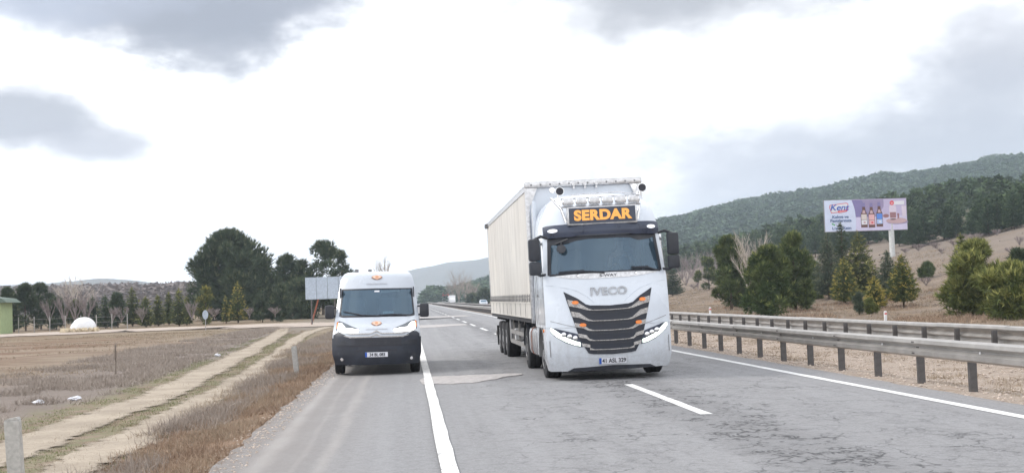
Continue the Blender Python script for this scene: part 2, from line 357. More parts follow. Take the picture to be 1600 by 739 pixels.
# ground: real surface colours in bands (field, verge, median, hillside)
def ground_mat():
    t = NT('dry_ground'); sep = t.n.new('ShaderNodeSeparateXYZ'); t.l.new(t.co(), sep.inputs[0]); X, Y = sep.outputs[0], sep.outputs[1]
    n_a = t.noise(.22, 7, .68); n_b = t.noise(2.3, 6, .7); n_c = t.noise(14, 4, .75); n_st = t.noise(.35, 5, .6, t.mapc((.22, 1.5, 1)))
    n_v = t.noise(.5, 6, .7, t.mapc((1, .3, 1)))
    left = t.mix(t.rng(n_st, .35, .65), (.30, .235, .18), (.20, .145, .105))            # field
    left = t.mix(t.math('MULTIPLY', t.rng(n_a, .45, .6), .55), left, (.33, .275, .21))
    xw = t.math('ADD', X, t.math('MULTIPLY', t.math('SUBTRACT', n_v, .5), 3.0))
    plow = t.math('MULTIPLY', t.rng(xw, -19, -13, 1, 0), t.rng(n_st, .42, .56)); left = t.mix(t.math('MULTIPLY', plow, .8), left, (.19, .115, .075))
    weed = t.math('MULTIPLY', t.rng(xw, -13, -9.5), t.rng(xw, -7.2, -6.2, 1, 0)); left = t.mix(t.math('MULTIPLY', weed, .75), left, (.23, .20, .185))
    verge = t.math('MULTIPLY', t.rng(xw, -4.3, -3.2), t.rng(X, -2, -1.9, 1, 0)); left = t.mix(t.math('MULTIPLY', verge, .8), left, (.25, .165, .11))
    green = t.math('MULTIPLY', t.math('MULTIPLY', t.rng(xw, -7.6, -6.4), t.rng(xw, -4.5, -3.9, 1, 0)), t.rng(Y, 60, 95, 1, 0))
    left = t.mix(t.math('MULTIPLY', t.math('MULTIPLY', green, t.rng(n_b, .42, .56)), .8), left, (.22, .215, .13))
    fg = t.math('MULTIPLY', t.rng(Y, 70, 95), t.rng(n_b, .4, .6)); left = t.mix(t.math('MULTIPLY', fg, .4), left, (.24, .23, .14))
    right = t.mix(t.rng(n_a, .35, .65), (.19, .145, .11), (.26, .205, .16))
    right = t.mix(t.math('MULTIPLY', t.rng(n_b, .5, .66), .6), right, (.12, .095, .075))
    right = t.mix(t.math('MULTIPLY', t.rng(t.noise(.09, 6, .65), .5, .64), .55), right, (.27, .19, .12))
    hillg = t.rng(X, 45, 75); right = t.mix(t.math('MULTIPLY', hillg, .5), right, (.22, .19, .165))
    woods = t.math('MULTIPLY', t.rng(X, 98, 120), 1); right = t.mix(t.math('MULTIPLY', woods, .8), right, (.10, .10, .06))
    med = t.math('MULTIPLY', t.rng(X, 7.5, 8.4), t.rng(X, 14.5, 15.5, 1, 0))
    gravel = t.mix(t.rng(n_c, .35, .62), (.27, .215, .175), (.52, .44, .375)); gravel = t.mix(t.math('MULTIPLY', t.rng(n_b, .5, .65), .5), gravel, (.30, .22, .15))
    right = t.mix(med, right, gravel)
    c = t.mix(t.rng(X, 0, 3), left, right)
    c = t.mix(t.math('MULTIPLY', t.rng(n_c, .45, .7), .38), c, (.13, .105, .085))
    dist = t.math('SQRT', t.math('ADD', t.math('MULTIPLY', X, X), t.math('MULTIPLY', Y, Y)))
    c = t.mix(t.rng(dist, 350, 900, 0, .5), c, (.22, .19, .15))
    t.bump(t.math('ADD', n_b, t.math('MULTIPLY', n_c, .5)), .8, .10)
    return t.out(c, .95, 0, .1)
M['ground'] = ground_mat()
def dirt_mat(name, a, b, fade=False):
    t = NT(name); n_a = t.noise(.8, 7, .7); n_c = t.noise(16, 4, .75)
    c = t.mix(t.rng(n_a, .35, .65), a, b); c = t.mix(t.math('MULTIPLY', t.rng(n_c, .4, .7), .4), c, tuple(x * .6 for x in a)); t.bump(n_c, .5, .03)
    if fade:      # ragged edge: the worn strip breaks up into the grass
        at_ = t.n.new('ShaderNodeAttribute'); at_.attribute_name = 'edge'
        k = t.math('ADD', at_.outputs['Fac'], t.math('MULTIPLY', t.math('SUBTRACT', t.noise(3.2, 7, .75), .5), 1.5))
        t.put(t.b.inputs['Alpha'], t.rng(k, .62, .92, 1, 0))
    return t.out(c, .95, 0, .1)
M['track'] = dirt_mat('pale_dirt', (.33, .28, .225), (.45, .385, .31), True)
M['gravel_road'] = dirt_mat('pinkish_gravel', (.42, .35, .30), (.52, .45, .39), True)

# ------------------------------------------------------------------ terrain
def sstep(a, b, x):
    t = min(1, max(0, (x - a) / (b - a))); return t * t * (3 - 2 * t)
HX = [24, 35, 48, 60, 75, 90, 110, 130, 165, 200, 260, 400, 9000]
HZ = [-.2, .1, 1.2, 3.0, 5.6, 8.3, 12.5, 17, 23.5, 28.5, 32, 34, 34]
def vnoise(x, y, s, seed=0):
    x /= s; y /= s
    return (math.sin(x * 1.7 + seed + 1.3 * math.sin(y * .9 + seed)) * math.cos(y * 1.3 - seed * 2 + 1.1 * math.sin(x * 1.1)) +
            .5 * math.sin(x * 3.9 + y * 2.7 + seed * 3) * math.cos(y * 4.3 - x * 1.9))
def gz(x, y):
    if x < 8.6:
        if x > -2.25: return -.05
        z = -.05 - .10 * sstep(-2.25, -3.4, x)
        rough = .035 * vnoise(x, y, 1.1, 2) * sstep(-2.4, -3, x) * (1 - sstep(-3.7, -4.0, x)) if x > -4.1 else 0
        if x < -10: rough = .07 * vnoise(x, y, 4, 5) * sstep(-10, -14, x)
        return z + rough * (1 - sstep(70, 90, y)) + .45 * sstep(135, 175, y)
    if x < 24:
        return -.05 - .15 * sstep(8.6, 10.5, x) + (.03 * vnoise(x, y, .9, 1) if 9 < x < 14.8 else 0)
    z = float(np.interp(x, HX, HZ))
    f = 1 - .42 * sstep(350, 1100, y)
    z = -.2 + (z + .2) * f
    z += .14 * vnoise(x, y, 3.1, 4) * sstep(24, 28, x) + .5 * vnoise(x, y, 17, 6) * sstep(40, 70, x) + 1.6 * vnoise(x, y, 60, 8) * sstep(95, 160, x)
    return z
def frange(a, b, s): return list(np.arange(a, b, s))
gx = [-4500, -2500, -1200, -600, -350, -220, -150, -110, -80] + frange(-65, -14, 2.5) + frange(-14, -3, .7) + [-3.0, -2.7, -2.35, -2.2, 0, 4, 8.2, 8.6] + frange(9.0, 15.4, .5) + [16, 19, 22, 24] + frange(25, 100, 1.5) + frange(100, 300, 6) + [320, 360, 420, 550, 800, 1300, 2500, 4500]
gy = [-60, -30, -10] + frange(0, 60, 1.2) + frange(60, 200, 2.2) + frange(200, 500, 8) + frange(500, 1200, 40) + [1400, 1800, 2500, 3500, 4600]
V = np.array([(x, y, gz(x, y)) for y in gy for x in gx]); nx = len(gx)
Fq = np.array([(j * nx + i, j * nx + i + 1, (j + 1) * nx + i + 1, (j + 1) * nx + i) for j in range(len(gy) - 1) for i in range(nx - 1)])
tag(link('ground', np_mesh('ground', V, Fq, M['ground'], smooth=True)), kind='structure')

def px_ray(px, py):
    d = CAM_M.to_3x3() @ Vector(((px - 800) / F_PX, -(py - 369.5) / F_PX, -1)); return d.normalized()
def at(px, py, tmax=900):
    """the point of the terrain a picture point looks at"""
    d = px_ray(px, py); t = 8.0
    while t < tmax:
        p = d * t; z = H_CAM + p.z
        if z < gz(p.x, p.y): return Vector((p.x, p.y, gz(p.x, p.y)))
        t *= 1.004
    p = d * tmax; return Vector((p.x, p.y, gz(p.x, p.y)))
def at_depth(px, py, y):
    d = px_ray(px, py); p = d * (y / d.y); return Vector((p.x, y, p.z + H_CAM))

# far hills: heightfields over (sight line, distance)
def hill(name, crest, d0, d1, d2, mat_, zb=0, amp=.05, du=12, seed=1):
    us = [c[0] for c in crest]; vs_ = [c[1] for c in crest]; rows = []
    U = list(np.arange(us[0], us[-1] + 1, du)); T = list(np.linspace(0, 1, 22)) + [1.25, 1.6, 2.0]
    def hz(u, t):
        z1 = H_CAM + np.interp(u, us, vs_) * d1 / F_PX
        if t <= 1: k = math.sin(t * math.pi / 2) ** 1.0
        else: k = math.cos((t - 1) * math.pi / 2)
        return zb + (z1 - zb) * k * (1 + amp * vnoise(u, t * 300, 55, seed) * (1 if t < .95 else .5))
    def D(t): return d0 + (d1 - d0) * t if t <= 1 else d1 + (d2 - d1) * (t - 1)
    Vh = np.array([(u * D(t) / F_PX, D(t), hz(u, t)) for t in T for u in U]); n = len(U)
    Fh = np.array([(j * n + i, j * n + i + 1, (j + 1) * n + i + 1, (j + 1) * n + i) for j in range(len(T) - 1) for i in range(n - 1)])
    tag(link(name, np_mesh(name, Vh, Fh, mat_, smooth=True)), kind='structure')
    return hz, D
M['wooded_slope'] = simple('wooded_slope', (.075, .095, .06), .95, var=.3, scale=.02)
M['far_slope'] = simple('far_slope', (.13, .125, .11), .95, var=.25, scale=.004)
M['brown_slope'] = simple('brown_slope', (.21, .165, .15), .95, var=.25, scale=.03)
ridge_hz, ridge_D = hill('wooded_ridge', [(20, -8), (70, 2), (130, 20), (250, 56), (400, 96), (500, 114), (560, 125), (660, 138), (770, 152), (870, 161), (960, 174), (1150, 186), (1500, 195)], 620, 1300, 1900, M['wooded_slope'], seed=3, amp=.025)
hill('far_mountain', [(-420, 12), (-200, 25), (-80, 32), (0, 44), (60, 57), (130, 63), (260, 58), (420, 70), (700, 80), (1600, 80)], 2300, 3000, 3900, M['far_slope'], seed=5)
hill('left_far_hill', [(-2200, 50), (-900, 46), (-650, 44), (-560, 43), (-500, 47), (-440, 46), (-380, 40), (-300, 40), (-200, 30), (-60, 6)], 1300, 2000, 3000, M['far_slope'], seed=9)
hill('brown_wood_hill', [(-2200, 30), (-700, 38), (-560, 34), (-420, 30), (-330, 37), (-250, 32), (-120, 14), (-30, -2)], 420, 640, 900, M['brown_slope'], seed=11, amp=.1)
# ------------------------------------------------------------------ roads
def strip(name, xl, xr, y0, y1, z, mt, step=1.0, ragl=0, ragr=0):
    ys = frange(y0, min(y1, 80), step) + frange(80, y1 + 1, 12); mb = MB()
    rows = []
    for y in ys:
        a = xl + ragl * (vnoise(y, 3, .9, 7) * .7 + vnoise(y, 9, .33, 2) * .5); b = xr + ragr * (vnoise(y, 5, 1.1, 4) * .6 + vnoise(y, 2, .37, 6) * .5)
        rows.append([(a + (b - a) * k / 8, y, z) for k in range(9)])
    return tag(mb.grid(rows).build(name, mt), kind='structure')
strip('road', -2.12, 8.18, -60, 1600, 0.0, M['asphalt'], .5, .06, .07)
strip('opposite_carriageway', 15.4, 22.6, -60, 1600, -.15, M['asphalt_far'])
def marks(name, rects, z, mt):
    mb = MB()
    for x0, x1, y0, y1 in rects:
        n = max(1, int((y1 - y0) / 1.0)) if y1 < 200 else 1
        mb.grid([[(x0 + .006 * math.sin(y * 7), y, z), (x1 + .006 * math.cos(y * 9), y, z)] for y in np.linspace(y0, y1, n + 1)])
    return tag(mb.build(name, mt), kind='structure')
marks('left_edge_line', [(.255, .425, -10, 150), (.255, .425, 150, 1500)], .022, M['line_paint'])
marks('right_edge_line', [(7.35, 7.53, -10, 150), (7.35, 7.53, 150, 1500)], .006, M['line_paint_clean'])
marks('lane_dashes', [(3.90, 4.06, 16.8 + 12 * k, 22.9 + 12 * k) for k in range(-1, 40)], .005, M['line_paint_clean'])
marks('opposite_lines', [(15.9, 16.05, -10, 1500), (22.1, 22.25, -10, 1500)], -.145, M['line_paint_clean'])
def road_patch(poly, h):
    mb = MB(); mb.prism(poly, 'Z', .002, h); tag(mb.build('road_patch', M['patch']), kind='structure')
road_patch([(.20, 25.3), (.28, 25.0), (.5, 25.1), (.8, 24.9), (1.0, 25.0), (1.2, 24.95), (1.35, 25.15), (1.5, 25.5), (1.75, 25.8), (1.9, 26.3), (2.1, 26.6), (2.3, 26.75), (2.4, 27.0), (2.38, 27.3), (2.1, 27.45), (1.7, 27.35), (1.3, 27.5), (1.0, 27.4), (.7, 27.5), (.45, 27.45), (.25, 27.1), (.16, 26.4)], .016)
road_patch([(.25, 77), (1.4, 76.6), (2.7, 79), (3.7, 80), (3.6, 84), (2.2, 85), (.9, 84.5), (.2, 84.8)], .014)
road_patch([(.5, 118), (3.2, 119), (6.0, 121), (5.6, 128), (2.5, 128), (.4, 126)], .012)
# far gravel side road and the two ruts of the dirt track
def rut(name, ctr, width, mt, lift=.022):
    mb = MB(); P = [Vector((x, y, 0)) for x, y in ctr]; rows = []
    ys = np.linspace(0, len(P) - 1, len(P) * 34)
    ys = [min(k, len(P) - 1.0001) for k in ys]; pts = [P[int(k)].lerp(P[int(k) + 1], k - int(k)) for k in ys]
    for i, p in enumerate(pts):
        t = (pts[min(i + 1, len(pts) - 1)] - pts[max(0, i - 1)]).normalized(); nrm = Vector((t.y, -t.x, 0))
        ww = width * (1 + .16 * vnoise(i, 1, 9.1, 3) + .12 * vnoise(i, 4, 2.3, 5)); row = []
        for k in range(-3, 4):
            q = p + nrm * ww * k / 6; row.append((q.x, q.y, gz(q.x, q.y) + lift))
        rows.append(row)
    o = mb.grid(rows).build(name, mt, smooth=60); at_ = o.data.attributes.new('edge', 'FLOAT', 'POINT'); at_.data.foreach_set('value', [abs(k) / 3 for _ in rows for k in range(-3, 4)]); return tag(o, kind='structure')
rut('dirt_track', [(-5.4, 5), (-5.42, 14), (-5.4, 22), (-5.3, 27), (-5.75, 35), (-6.4, 48), (-7.4, 66), (-8.6, 84), (-10, 100)], 1.25, M['track'])
rut('dirt_track', [(-3.95, 5), (-3.97, 14), (-4.05, 22), (-4.1, 29), (-4.4, 37), (-5.1, 52), (-6.1, 68), (-6.6, 84), (-6.4, 100)], 1.0, M['track'])
rut('side_road', [(-80, 98), (-50, 106), (-36, 113), (-26, 117), (-16, 117), (-8, 112), (-1.9, 106)], 21, M['gravel_road'], .05)

# ------------------------------------------------------------------ crash barriers
def beam_profile(side, z):   # side=-1 bulges towards -X
    s = side
    return [(0, 0 + z), (.085 * s, -.03 + z), (.10 * s, -.09 + z), (0.008 * s, -.15 + z), (.008 * s, -.175 + z), (.10 * s, -.215 + z), (.085 * s, -.29 + z), (0, -.33 + z)]
def crash_barrier(name, label, x, ztop, side, post_dx, zb, post_top, group=None, y0=2.0, bolts=True, npost=90, poff=0):
    r = thing(name, label, 'guardrail', (x, 0, 0), group)
    mb = MB()
    y = y0 - 6
    segs = []
    while y < 260: segs.append((y, y + 4.0)); y += 4
    segs.append((y, 1200))
    for i, (a, b) in enumerate(segs):
        j = .003 * (i % 2); dz = .006 * math.sin(i * 2.3)
        pr = beam_profile(side, ztop)
        mb.grid([[(px + side * j, yy, pz + (dz * 0 if b > 260 else dz)) for px, pz in pr] for yy in (a - .12, b)], 0)
        mb.grid([[(px + side * (j - .006), yy, pz + dz) for px, pz in pr] for yy in (a - .12, b)], 0)
        if bolts and a < 90:
            for zz in (-.07, -.26, -.165):
                for yy in (-.09, -.03): mb.lathe([(0, .014), (side * .016, .011)], (side * .098 if zz != -.165 else side * .012, a + yy, ztop + zz + dz), 'X', 6, 1)
            mb.lathe([(0, .024), (side * .012, .02)], (side * .018, a + 1.55, ztop - .165), 'X', 10, 2)
    mb.build('beam', [M['galv'], M['galv_post'], M['white_plain']], r, smooth=25)
    me = None
    for i in range(npost):
        yy = y0 + poff - 2 + 2 * i
        if me is None:
            pm = MB(); t = .012
            h0, h1 = zb - .25, post_top; pm.box((0, 0, (h0 + h1) / 2), (.12, t, h1 - h0)); pm.box((-.055, .03, (h0 + h1) / 2), (t, .07, h1 - h0)); pm.box((.055, .03, (h0 + h1) / 2), (t, .07, h1 - h0))
            o = pm.build('post', M['galv_post'] if post_dx * side < 0 else M['galv'], r); me = o.data
        else: o = link('post', me, r)
        o.location = (post_dx, yy, 0)
    pm = MB()
    for i in range(npost, npost + 150): pm.box((post_dx, y0 + poff - 2 + 2 * i, (zb + post_top) / 2 - .1), (.1, .06, post_top - zb + .2))
    tag(pm.build('post', M['galv_post'], r), kind='stuff')
    return r
crash_barrier('crash_barrier', 'nearest grey steel guardrail, standing on dark posts beside the right white edge line', 8.75, .735, -1, .06, -.1, .66, y0=11.08)
crash_barrier('crash_barrier', 'middle grey guardrail, its row of post tops standing in front of the beam', 13.66, .50, 1, -.07, -.2, .52, bolts=False, y0=10.2)
crash_barrier('crash_barrier', 'farthest grey guardrail, a plain beam just above the row of post tops', 14.3, .585, -1, .06, -.2, .5, bolts=False, y0=11)

# ------------------------------------------------------------------ vehicle helpers
def surf(mb, F, cols, off, thick=.02, n=10, m=0, rows=False, sub=1):
    """a panel that follows the surface y=F(x,z). cols: (x, z0, z1) or, with rows=True, (z, x0, x1)"""
    G = []
    cc = []
    for i in range(len(cols) - 1):
        for k in range(sub):
            f = k / sub; cc.append(tuple(a + (b - a) * f for a, b in zip(cols[i], cols[i + 1])))
    cc.append(cols[-1])
    for c, a, b in cc:
        G.append([((a + (b - a) * k / n), c) if rows else (c, (a + (b - a) * k / n)) for k in range(n + 1)])
    o_ = off if callable(off) else (lambda x, z: off)
    front = [[(x, F(x, z) - o_(x, z), z) for x, z in r] for r in G]; mb.grid(front, m)
    back = [[(x, F(x, z) - o_(x, z) + thick, z) for x, z in r] for r in G]
    ring = lambda g: g[0] + [r[-1] for r in g[1:-1]] + g[-1][::-1] + [r[0] for r in g[1:-1]][::-1]
    a, b = ring(front), ring(back)
    mb.grid([a + a[:1], b + b[:1]], m); return mb
def ell(mb, F, cx, cz, rx, rz, off, thick=.012, m=0, n=14):
    cols = []
    for k in range(n + 1):
        a = math.pi * k / n; h = rz * math.sin(a); cols.append((cx - rx * math.cos(a), cz - h - 1e-4, cz + h + 1e-4))
    return surf(mb, F, cols, off, thick, 3, m)
def skin_body(mb, F, HW, zs, xs, yb, hole=None, m=0, back=True, cap=True, side=6, cornerN=0):
    rows = []
    for z in zs:
        hw = HW(z); f = [(x * hw, F(x * hw, z), z) for x in xs]
        y_l = f[0][1]; yb_ = yb(z) if callable(yb) else yb
        L = [(-hw, y_l + (yb_ - y_l) * k / side, z) for k in range(side, 0, -1)]
        Rr = [(hw, y_l + (yb_ - y_l) * k / side, z) for k in range(1, side + 1)]
        row = L + f + Rr
        if back: row = row + [row[0]]
        rows.append(row)
    n = len(rows[0]); vs = [p for r in rows for p in r]; fs = []
    for i in range(len(rows) - 1):
        for k in range(n - 1):
            kk = k - side
            if hole and 0 <= kk < len(xs) - 1 and hole((xs[kk] + xs[kk + 1]) / 2, (zs[i] + zs[i + 1]) / 2): continue
            fs.append((i * n + k, i * n + k + 1, (i + 1) * n + k + 1, (i + 1) * n + k))
    if cap: fs.append(tuple(range((len(rows) - 1) * n, len(rows) * n - (1 if back else 0))))
    return mb.add(vs, fs, m)
def wheel(parent, c, r, wd, side, rimr=None, dual=False, dish=.08):
    """side=-1: outer face towards -X"""
    o = MB(); h = wd / 2; s = side; rr = rimr or r * .58
    o.lathe([(-h, rr), (-h * 1.02, rr * 1.25), (-h * .95, r * .93), (-h * .72, r), (-h * .70, r * .975), (-h * .6, r * .975), (-h * .58, r), (-.02, r), (-.015, r * .97), (.015, r * .97), (.02, r), (h * .58, r), (h * .6, r * .975), (h * .70, r * .975), (h * .72, r), (h * .95, r * .93), (h * 1.02, rr * 1.25), (h, rr)], (0, 0, 0), 'X', 40)
    if dual: o.lathe([(-h, rr), (-h * .95, r * .93), (-h * .72, r), (h * .72, r), (h * .95, r * .93), (h, rr)], (-s * (wd + .04), 0, 0), 'X', 32)
    w_ = o.build('wheel', M['rubber'], parent, smooth=35, loc=c)
    q = MB(); e = s * h
    q.lathe([(e * .98, rr * 1.02), (e * 1.02, rr * .96), (e * .75, rr * .88), (e * .55, rr * .55), (e * .62, rr * .42), (e * 1.0, rr * .36), (e * 1.05, rr * .2), (e * 1.05, .01)], (0, 0, 0), 'X', 32)
    for k in range(10):
        a = 2 * math.pi * k / 10; q.lathe([(e * .6, .018), (e * .78, .014)], (0, rr * .47 * math.cos(a), rr * .47 * math.sin(a)), 'X', 6)
    for k in range(8):
        a = 2 * math.pi * (k + .5) / 8; q.lathe([(e * .66, .035), (e * .70, .035)], (0, rr * .72 * math.cos(a), rr * .72 * math.sin(a)), 'X', 8, 1)
    q.build('rim', [M['rim'], M['chassis']], w_, smooth=30)
    return w_
FONT_CACHE = {}
def text(name, s, size, mt, parent, F=None, x=0, z=0, y=0, depth=.006, bold=0.0, sx=1.0, shear=0, align='CENTER', rot=None, off=.01, spacing=1.0):
    cu = bpy.data.curves.new(name, 'FONT'); cu.body = s; cu.size = size; cu.extrude = depth / 2; cu.offset = bold; cu.align_x = align; cu.align_y = 'CENTER'; cu.shear = shear; cu.space_character = spacing
    o = bpy.data.objects.new(name, cu); C.objects.link(o); bpy.context.view_layer.update()
    me = bpy.data.meshes.new_from_object(o.evaluated_get(bpy.context.evaluated_depsgraph_get())); bpy.data.objects.remove(o); bpy.data.curves.remove(cu)
    me.materials.clear(); me.materials.append(mt)
    for v in me.vertices:
        X, Z, D = v.co.x * sx + x, v.co.y + z, v.co.z
        v.co = (X, (F(X, Z) if F else y) - off - D, Z)
    o = bpy.data.objects.new(name, me); C.objects.link(o)
    if parent: o.parent = parent
    return o

# ------------------------------------------------------------------ articulated lorry
truck = thing('articulated_lorry', 'white articulated lorry with amber lettered name sign, straddling the lane dashes', 'truck', (3.95, 24.35, 0))
truck.rotation_euler = (0, R(-1.1), 0)
TR = truck
def interp(z, a, b): return float(np.interp(z, a, b))
RZ, RY = [.20, .5, .9, 1.5, 1.8, 2.1, 2.85, 3.08, 3.3, 3.5, 3.62, 3.72, 3.78, 3.81], [.07, 0, 0, .02, .06, .12, .32, .36, .46, .62, .86, 1.15, 1.5, 1.8]
WZ, WW = [.20, .45, .8, 2.0, 2.15, 2.85, 3.1, 3.35, 3.5, 3.62, 3.73, 3.81], [1.19, 1.25, 1.25, 1.25, 1.235, 1.18, 1.165, 1.12, 1.05, .95, .80, .62]
def TF(x, z):
    hw = interp(z, WZ, WW); return interp(z, RZ, RY) + .30 * min(1.25, abs(x) / hw) ** 3.4 + .035 * (x / hw) ** 2
THW = lambda z: interp(z, WZ, WW)
gx_ = [0, .12, .25, .38, .5, .6, .7, .78, .85, .905, .94, .965, .985, 1]
xs = [-v for v in gx_[::-1]] + gx_[1:]
WS = .905
zs = [1.06, 1.3, 1.5, 1.7, 1.9, 2.02, 2.12, 2.3, 2.5, 2.7, 2.86, 2.95, 3.05, 3.15, 3.25, 3.35, 3.45, 3.55, 3.58, 3.63, 3.68, 3.72, 3.76, 3.79, 3.81]
skin_body(MB(), TF, THW, zs, xs, 2.25, hole=lambda x, z: abs(x) < WS and 2.12 < z < 2.86).build('cab', M['white_paint'], TR, smooth=32)
bz = [.20, .26, .34, .45, .6, .75, .9, 1.055]
bm_ = MB(); skin_body(bm_, TF, THW, bz, xs, .86, back=True, cap=False)
bumper = bm_.build('bumper', M['white_paint'], TR, smooth=32)
# black under-lip that lifts the centre of the lower edge
mb = MB(); surf(mb, TF, [(-.88, .195, .20), (-.76, .195, .26), (0, .195, .285), (.76, .195, .26), (.88, .195, .20)], .008, .05, 4, sub=4); mb.build('lower_lip', M['black_plastic'], bumper)
for s in (-1, 1):   # crease and slit in the bumper corners
    mb = MB(); surf(mb, TF, [(s * 1.185, .48, .82), (s * 1.20, .5, .80)], .006, .03, 6); mb.build('air_slit', M['grey_plastic'], bumper)
    mb = MB(); surf(mb, TF, [(s * .22, .43, .437), (s * .6, .46, .467), (s * 1.05, .53, .537), (s * 1.2, .60, .605)], .003, .02, 2, sub=5); mb.build('crease', M['white_paint'], bumper)
# inside of the cab
mb = MB(); mb.box((0, 1.95, 2.4), (2.1, .03, 1.5)); mb.box((0, 1.2, 1.95), (2.2, 1.6, .04)); mb.box((0, .62, 2.06), (2.1, .45, .16), bev=.05); mb.box((0, 1.2, 2.92), (2.1, 1.5, .03))
for s in (-1, 1): mb.box((s * 1.13, 1.3, 2.4), (.02, 1.3, .9))
mb.build('interior', M['seat_cloth'], TR)
for s in (-1, 1):
    mb = MB(); mb.box((s * .58, 1.38, 2.25), (.5, .14, .75), bev=.06); mb.box((s * .58, 1.36, 2.70), (.28, .1, .2), bev=.04); mb.build('seat', M['seat_cloth'], TR)
mb = MB(); surf(mb, TF, [(2.125, -.905 * THW(2.125) + .005, .905 * THW(2.125) - .005), (2.5, -.905 * THW(2.5) + .005, .905 * THW(2.5) - .005), (2.855, -.905 * THW(2.855) + .005, .905 * THW(2.855) - .005)], 0, .012, 24, rows=True, sub=5)
wsc = mb.build('windscreen', M['windscreen'], TR, smooth=40)
mb = MB()
surf(mb, TF, [(-1.12, 2.08, 2.125), (-.6, 2.105, 2.135), (0, 2.112, 2.138), (.6, 2.105, 2.135), (1.12, 2.08, 2.125)], .008, .02, 2, sub=5)
for s in (-1, 1): surf(mb, TF, [(2.10, s * 1.09, s * 1.155), (2.85, s * 1.035, s * 1.10)], .008, .02, 3, rows=True, sub=8)
mb.build('seal', M['black_plastic'], wsc)
mb = MB()   # dark header band hanging into the glass, deeper at the sides than a straight edge
surf(mb, TF, [(-1.07, 2.70, 2.86), (-.9, 2.71, 2.86), (-.75, 2.72, 2.86), (-.55, 2.77, 2.86), (-.3, 2.795, 2.86), (.3, 2.795, 2.86), (.55, 2.78, 2.86), (.7, 2.72, 2.86), (.95, 2.75, 2.86), (1.07, 2.80, 2.86)], .005, .008, 4, sub=3); mb.build('sun_band', M['black_plastic'], wsc)
for x0 in (-.35, .02): mb = MB(); mb.box((x0, .42, 2.20), (.07 if x0 else .06, .03, .14 if x0 < 0 else .24), bev=.01); mb.build('dash_holder', M['black_plastic'], TR)
for pts in ([(-.05, 2.10), (-.45, 2.135), (-.95, 2.125)], [(1.0, 2.10), (.85, 2.15), (.5, 2.155)]):
    mb = MB(); mb.tube([(x, TF(x, z) - .035, z + .01) for x, z in pts], [.022, .018, .012], 6); mb.tube([(x, TF(x, z) - .02, z + .035) for x, z in pts[1:]], [.012, .01], 6); mb.build('wiper', M['black_plastic'], TR)
mb = MB(); ell(mb, lambda x, z: TF(x, z), -.86, 2.62, .085, .085, .10, .06); mb.tube([(-.95, TF(-.95, 2.8) - .05, 2.72), (-.72, TF(-.7, 2.8) - .12, 2.80)], .022, 6); mb.tube([(-.86, TF(-.86, 2.7) - .1, 2.69), (-.85, TF(-.85, 2.8) - .08, 2.76)], .015, 6); mb.build('kerb_mirror', M['black_plastic'], TR, smooth=40)
# visor
VOF = lambda x, z: .10 - .04 * abs(z - 2.97) / .14
mb = MB(); surf(mb, TF, [(-1.175, 2.86, 3.08), (-1.10, 2.845, 3.10), (-.95, 2.845, 3.105), (-.62, 2.85, 3.105), (-.5, 2.87, 3.11), (.5, 2.87, 3.11), (.62, 2.85, 3.105), (.95, 2.845, 3.105), (1.10, 2.845, 3.10), (1.175, 2.86, 3.08)], VOF, .09, 8, sub=5)
vis = mb.build('sun_visor', M['navy_visor'], TR, smooth=40)
for s in (-1, 1): mb = MB(); ell(mb, TF, s * 1.0, 2.99, .095, .038, .115, .03, n=10); mb.build('marker_lamp', M['marker'], vis)
# chrome deck under the windscreen with the model lettering
mb = MB(); surf(mb, TF, [(-1.02, 2.065, 2.08), (-.75, 2.02, 2.095), (-.4, 2.0, 2.104), (.4, 2.0, 2.104), (.75, 2.03, 2.095), (1.05, 2.07, 2.08)], .012, .02, 4, sub=4)
dk = mb.build('scuttle_strip', M['brushed_metal'], TR, smooth=40)
text('lettering', 'S-WAY', .075, M['ink'], dk, TF, x=0.02, z=2.05, off=.016, sx=1.5, bold=.001)
for x in (-.58, .58): mb = MB(); mb.lathe([(0, .03), (-.03, .02)], (x, TF(x, 2.07) - .012, 2.07), 'Y', 10); mb.build('washer_jet', M['chrome'], dk)
# brow creases above the grille
for s in (-1, 1):
    mb = MB(); mb.tube([(s * x, TF(x, z) - .001, z) for x, z in [(.30, 1.53), (.45, 1.66), (.62, 1.77), (.85, 1.84), (1.1, 1.895), (1.2, 1.91)]], .007, 5); mb.build('crease', M['white_paint'], TR, smooth=60)
    mb = MB(); mb.tube([(s * x, TF(x, z) - .001, z) for x, z in [(.62, 1.055), (.8, 1.09), (1.0, 1.15), (1.16, 1.20)]], .006, 5); mb.build('panel_gap', M['grey_plastic'], TR, smooth=60)
text('badge_lettering', 'IVECO', .21, M['badge'], TR, TF, x=0, z=1.735, off=.014, sx=1.18, bold=.006, depth=.016, spacing=1.06)
# grille
mb = MB(); surf(mb, TF, [(-.88, 1.755, 1.765), (-.80, 1.45, 1.72), (-.62, .80, 1.62), (-.47, .54, 1.50), (-.38, .52, 1.475), (0, .50, 1.455), (.38, .52, 1.475), (.47, .54, 1.50), (.62, .80, 1.62), (.80, 1.45, 1.72), (.88, 1.755, 1.765)], .012, .03, 24, sub=5)
gr = mb.build('grille', M['grille_black'], TR, smooth=40)
mb = MB()
for zc in (1.34, 1.13, .94, .745):
    for k in range(3): surf(mb, TF, [(-.38, zc - .03 + k * .035, zc - .016 + k * .035), (.38, zc - .03 + k * .035, zc - .016 + k * .035)], .02, .02, 2, sub=8)
surf(mb, TF, [(-.3, .53, .62), (.3, .53, .62)], .02, .03, 2, sub=6)
mb.build('mesh_shade_bars', M['black_plastic'], gr)  # horizontal dark bars put in as shading on the dark mesh between slats
rowsz = [(1.385, .195, .12, .80), (1.175, .175, .10, .745), (.985, .14, .08, .69), (.79, .12, .07, .635), (.61, .11, .06, .575)]
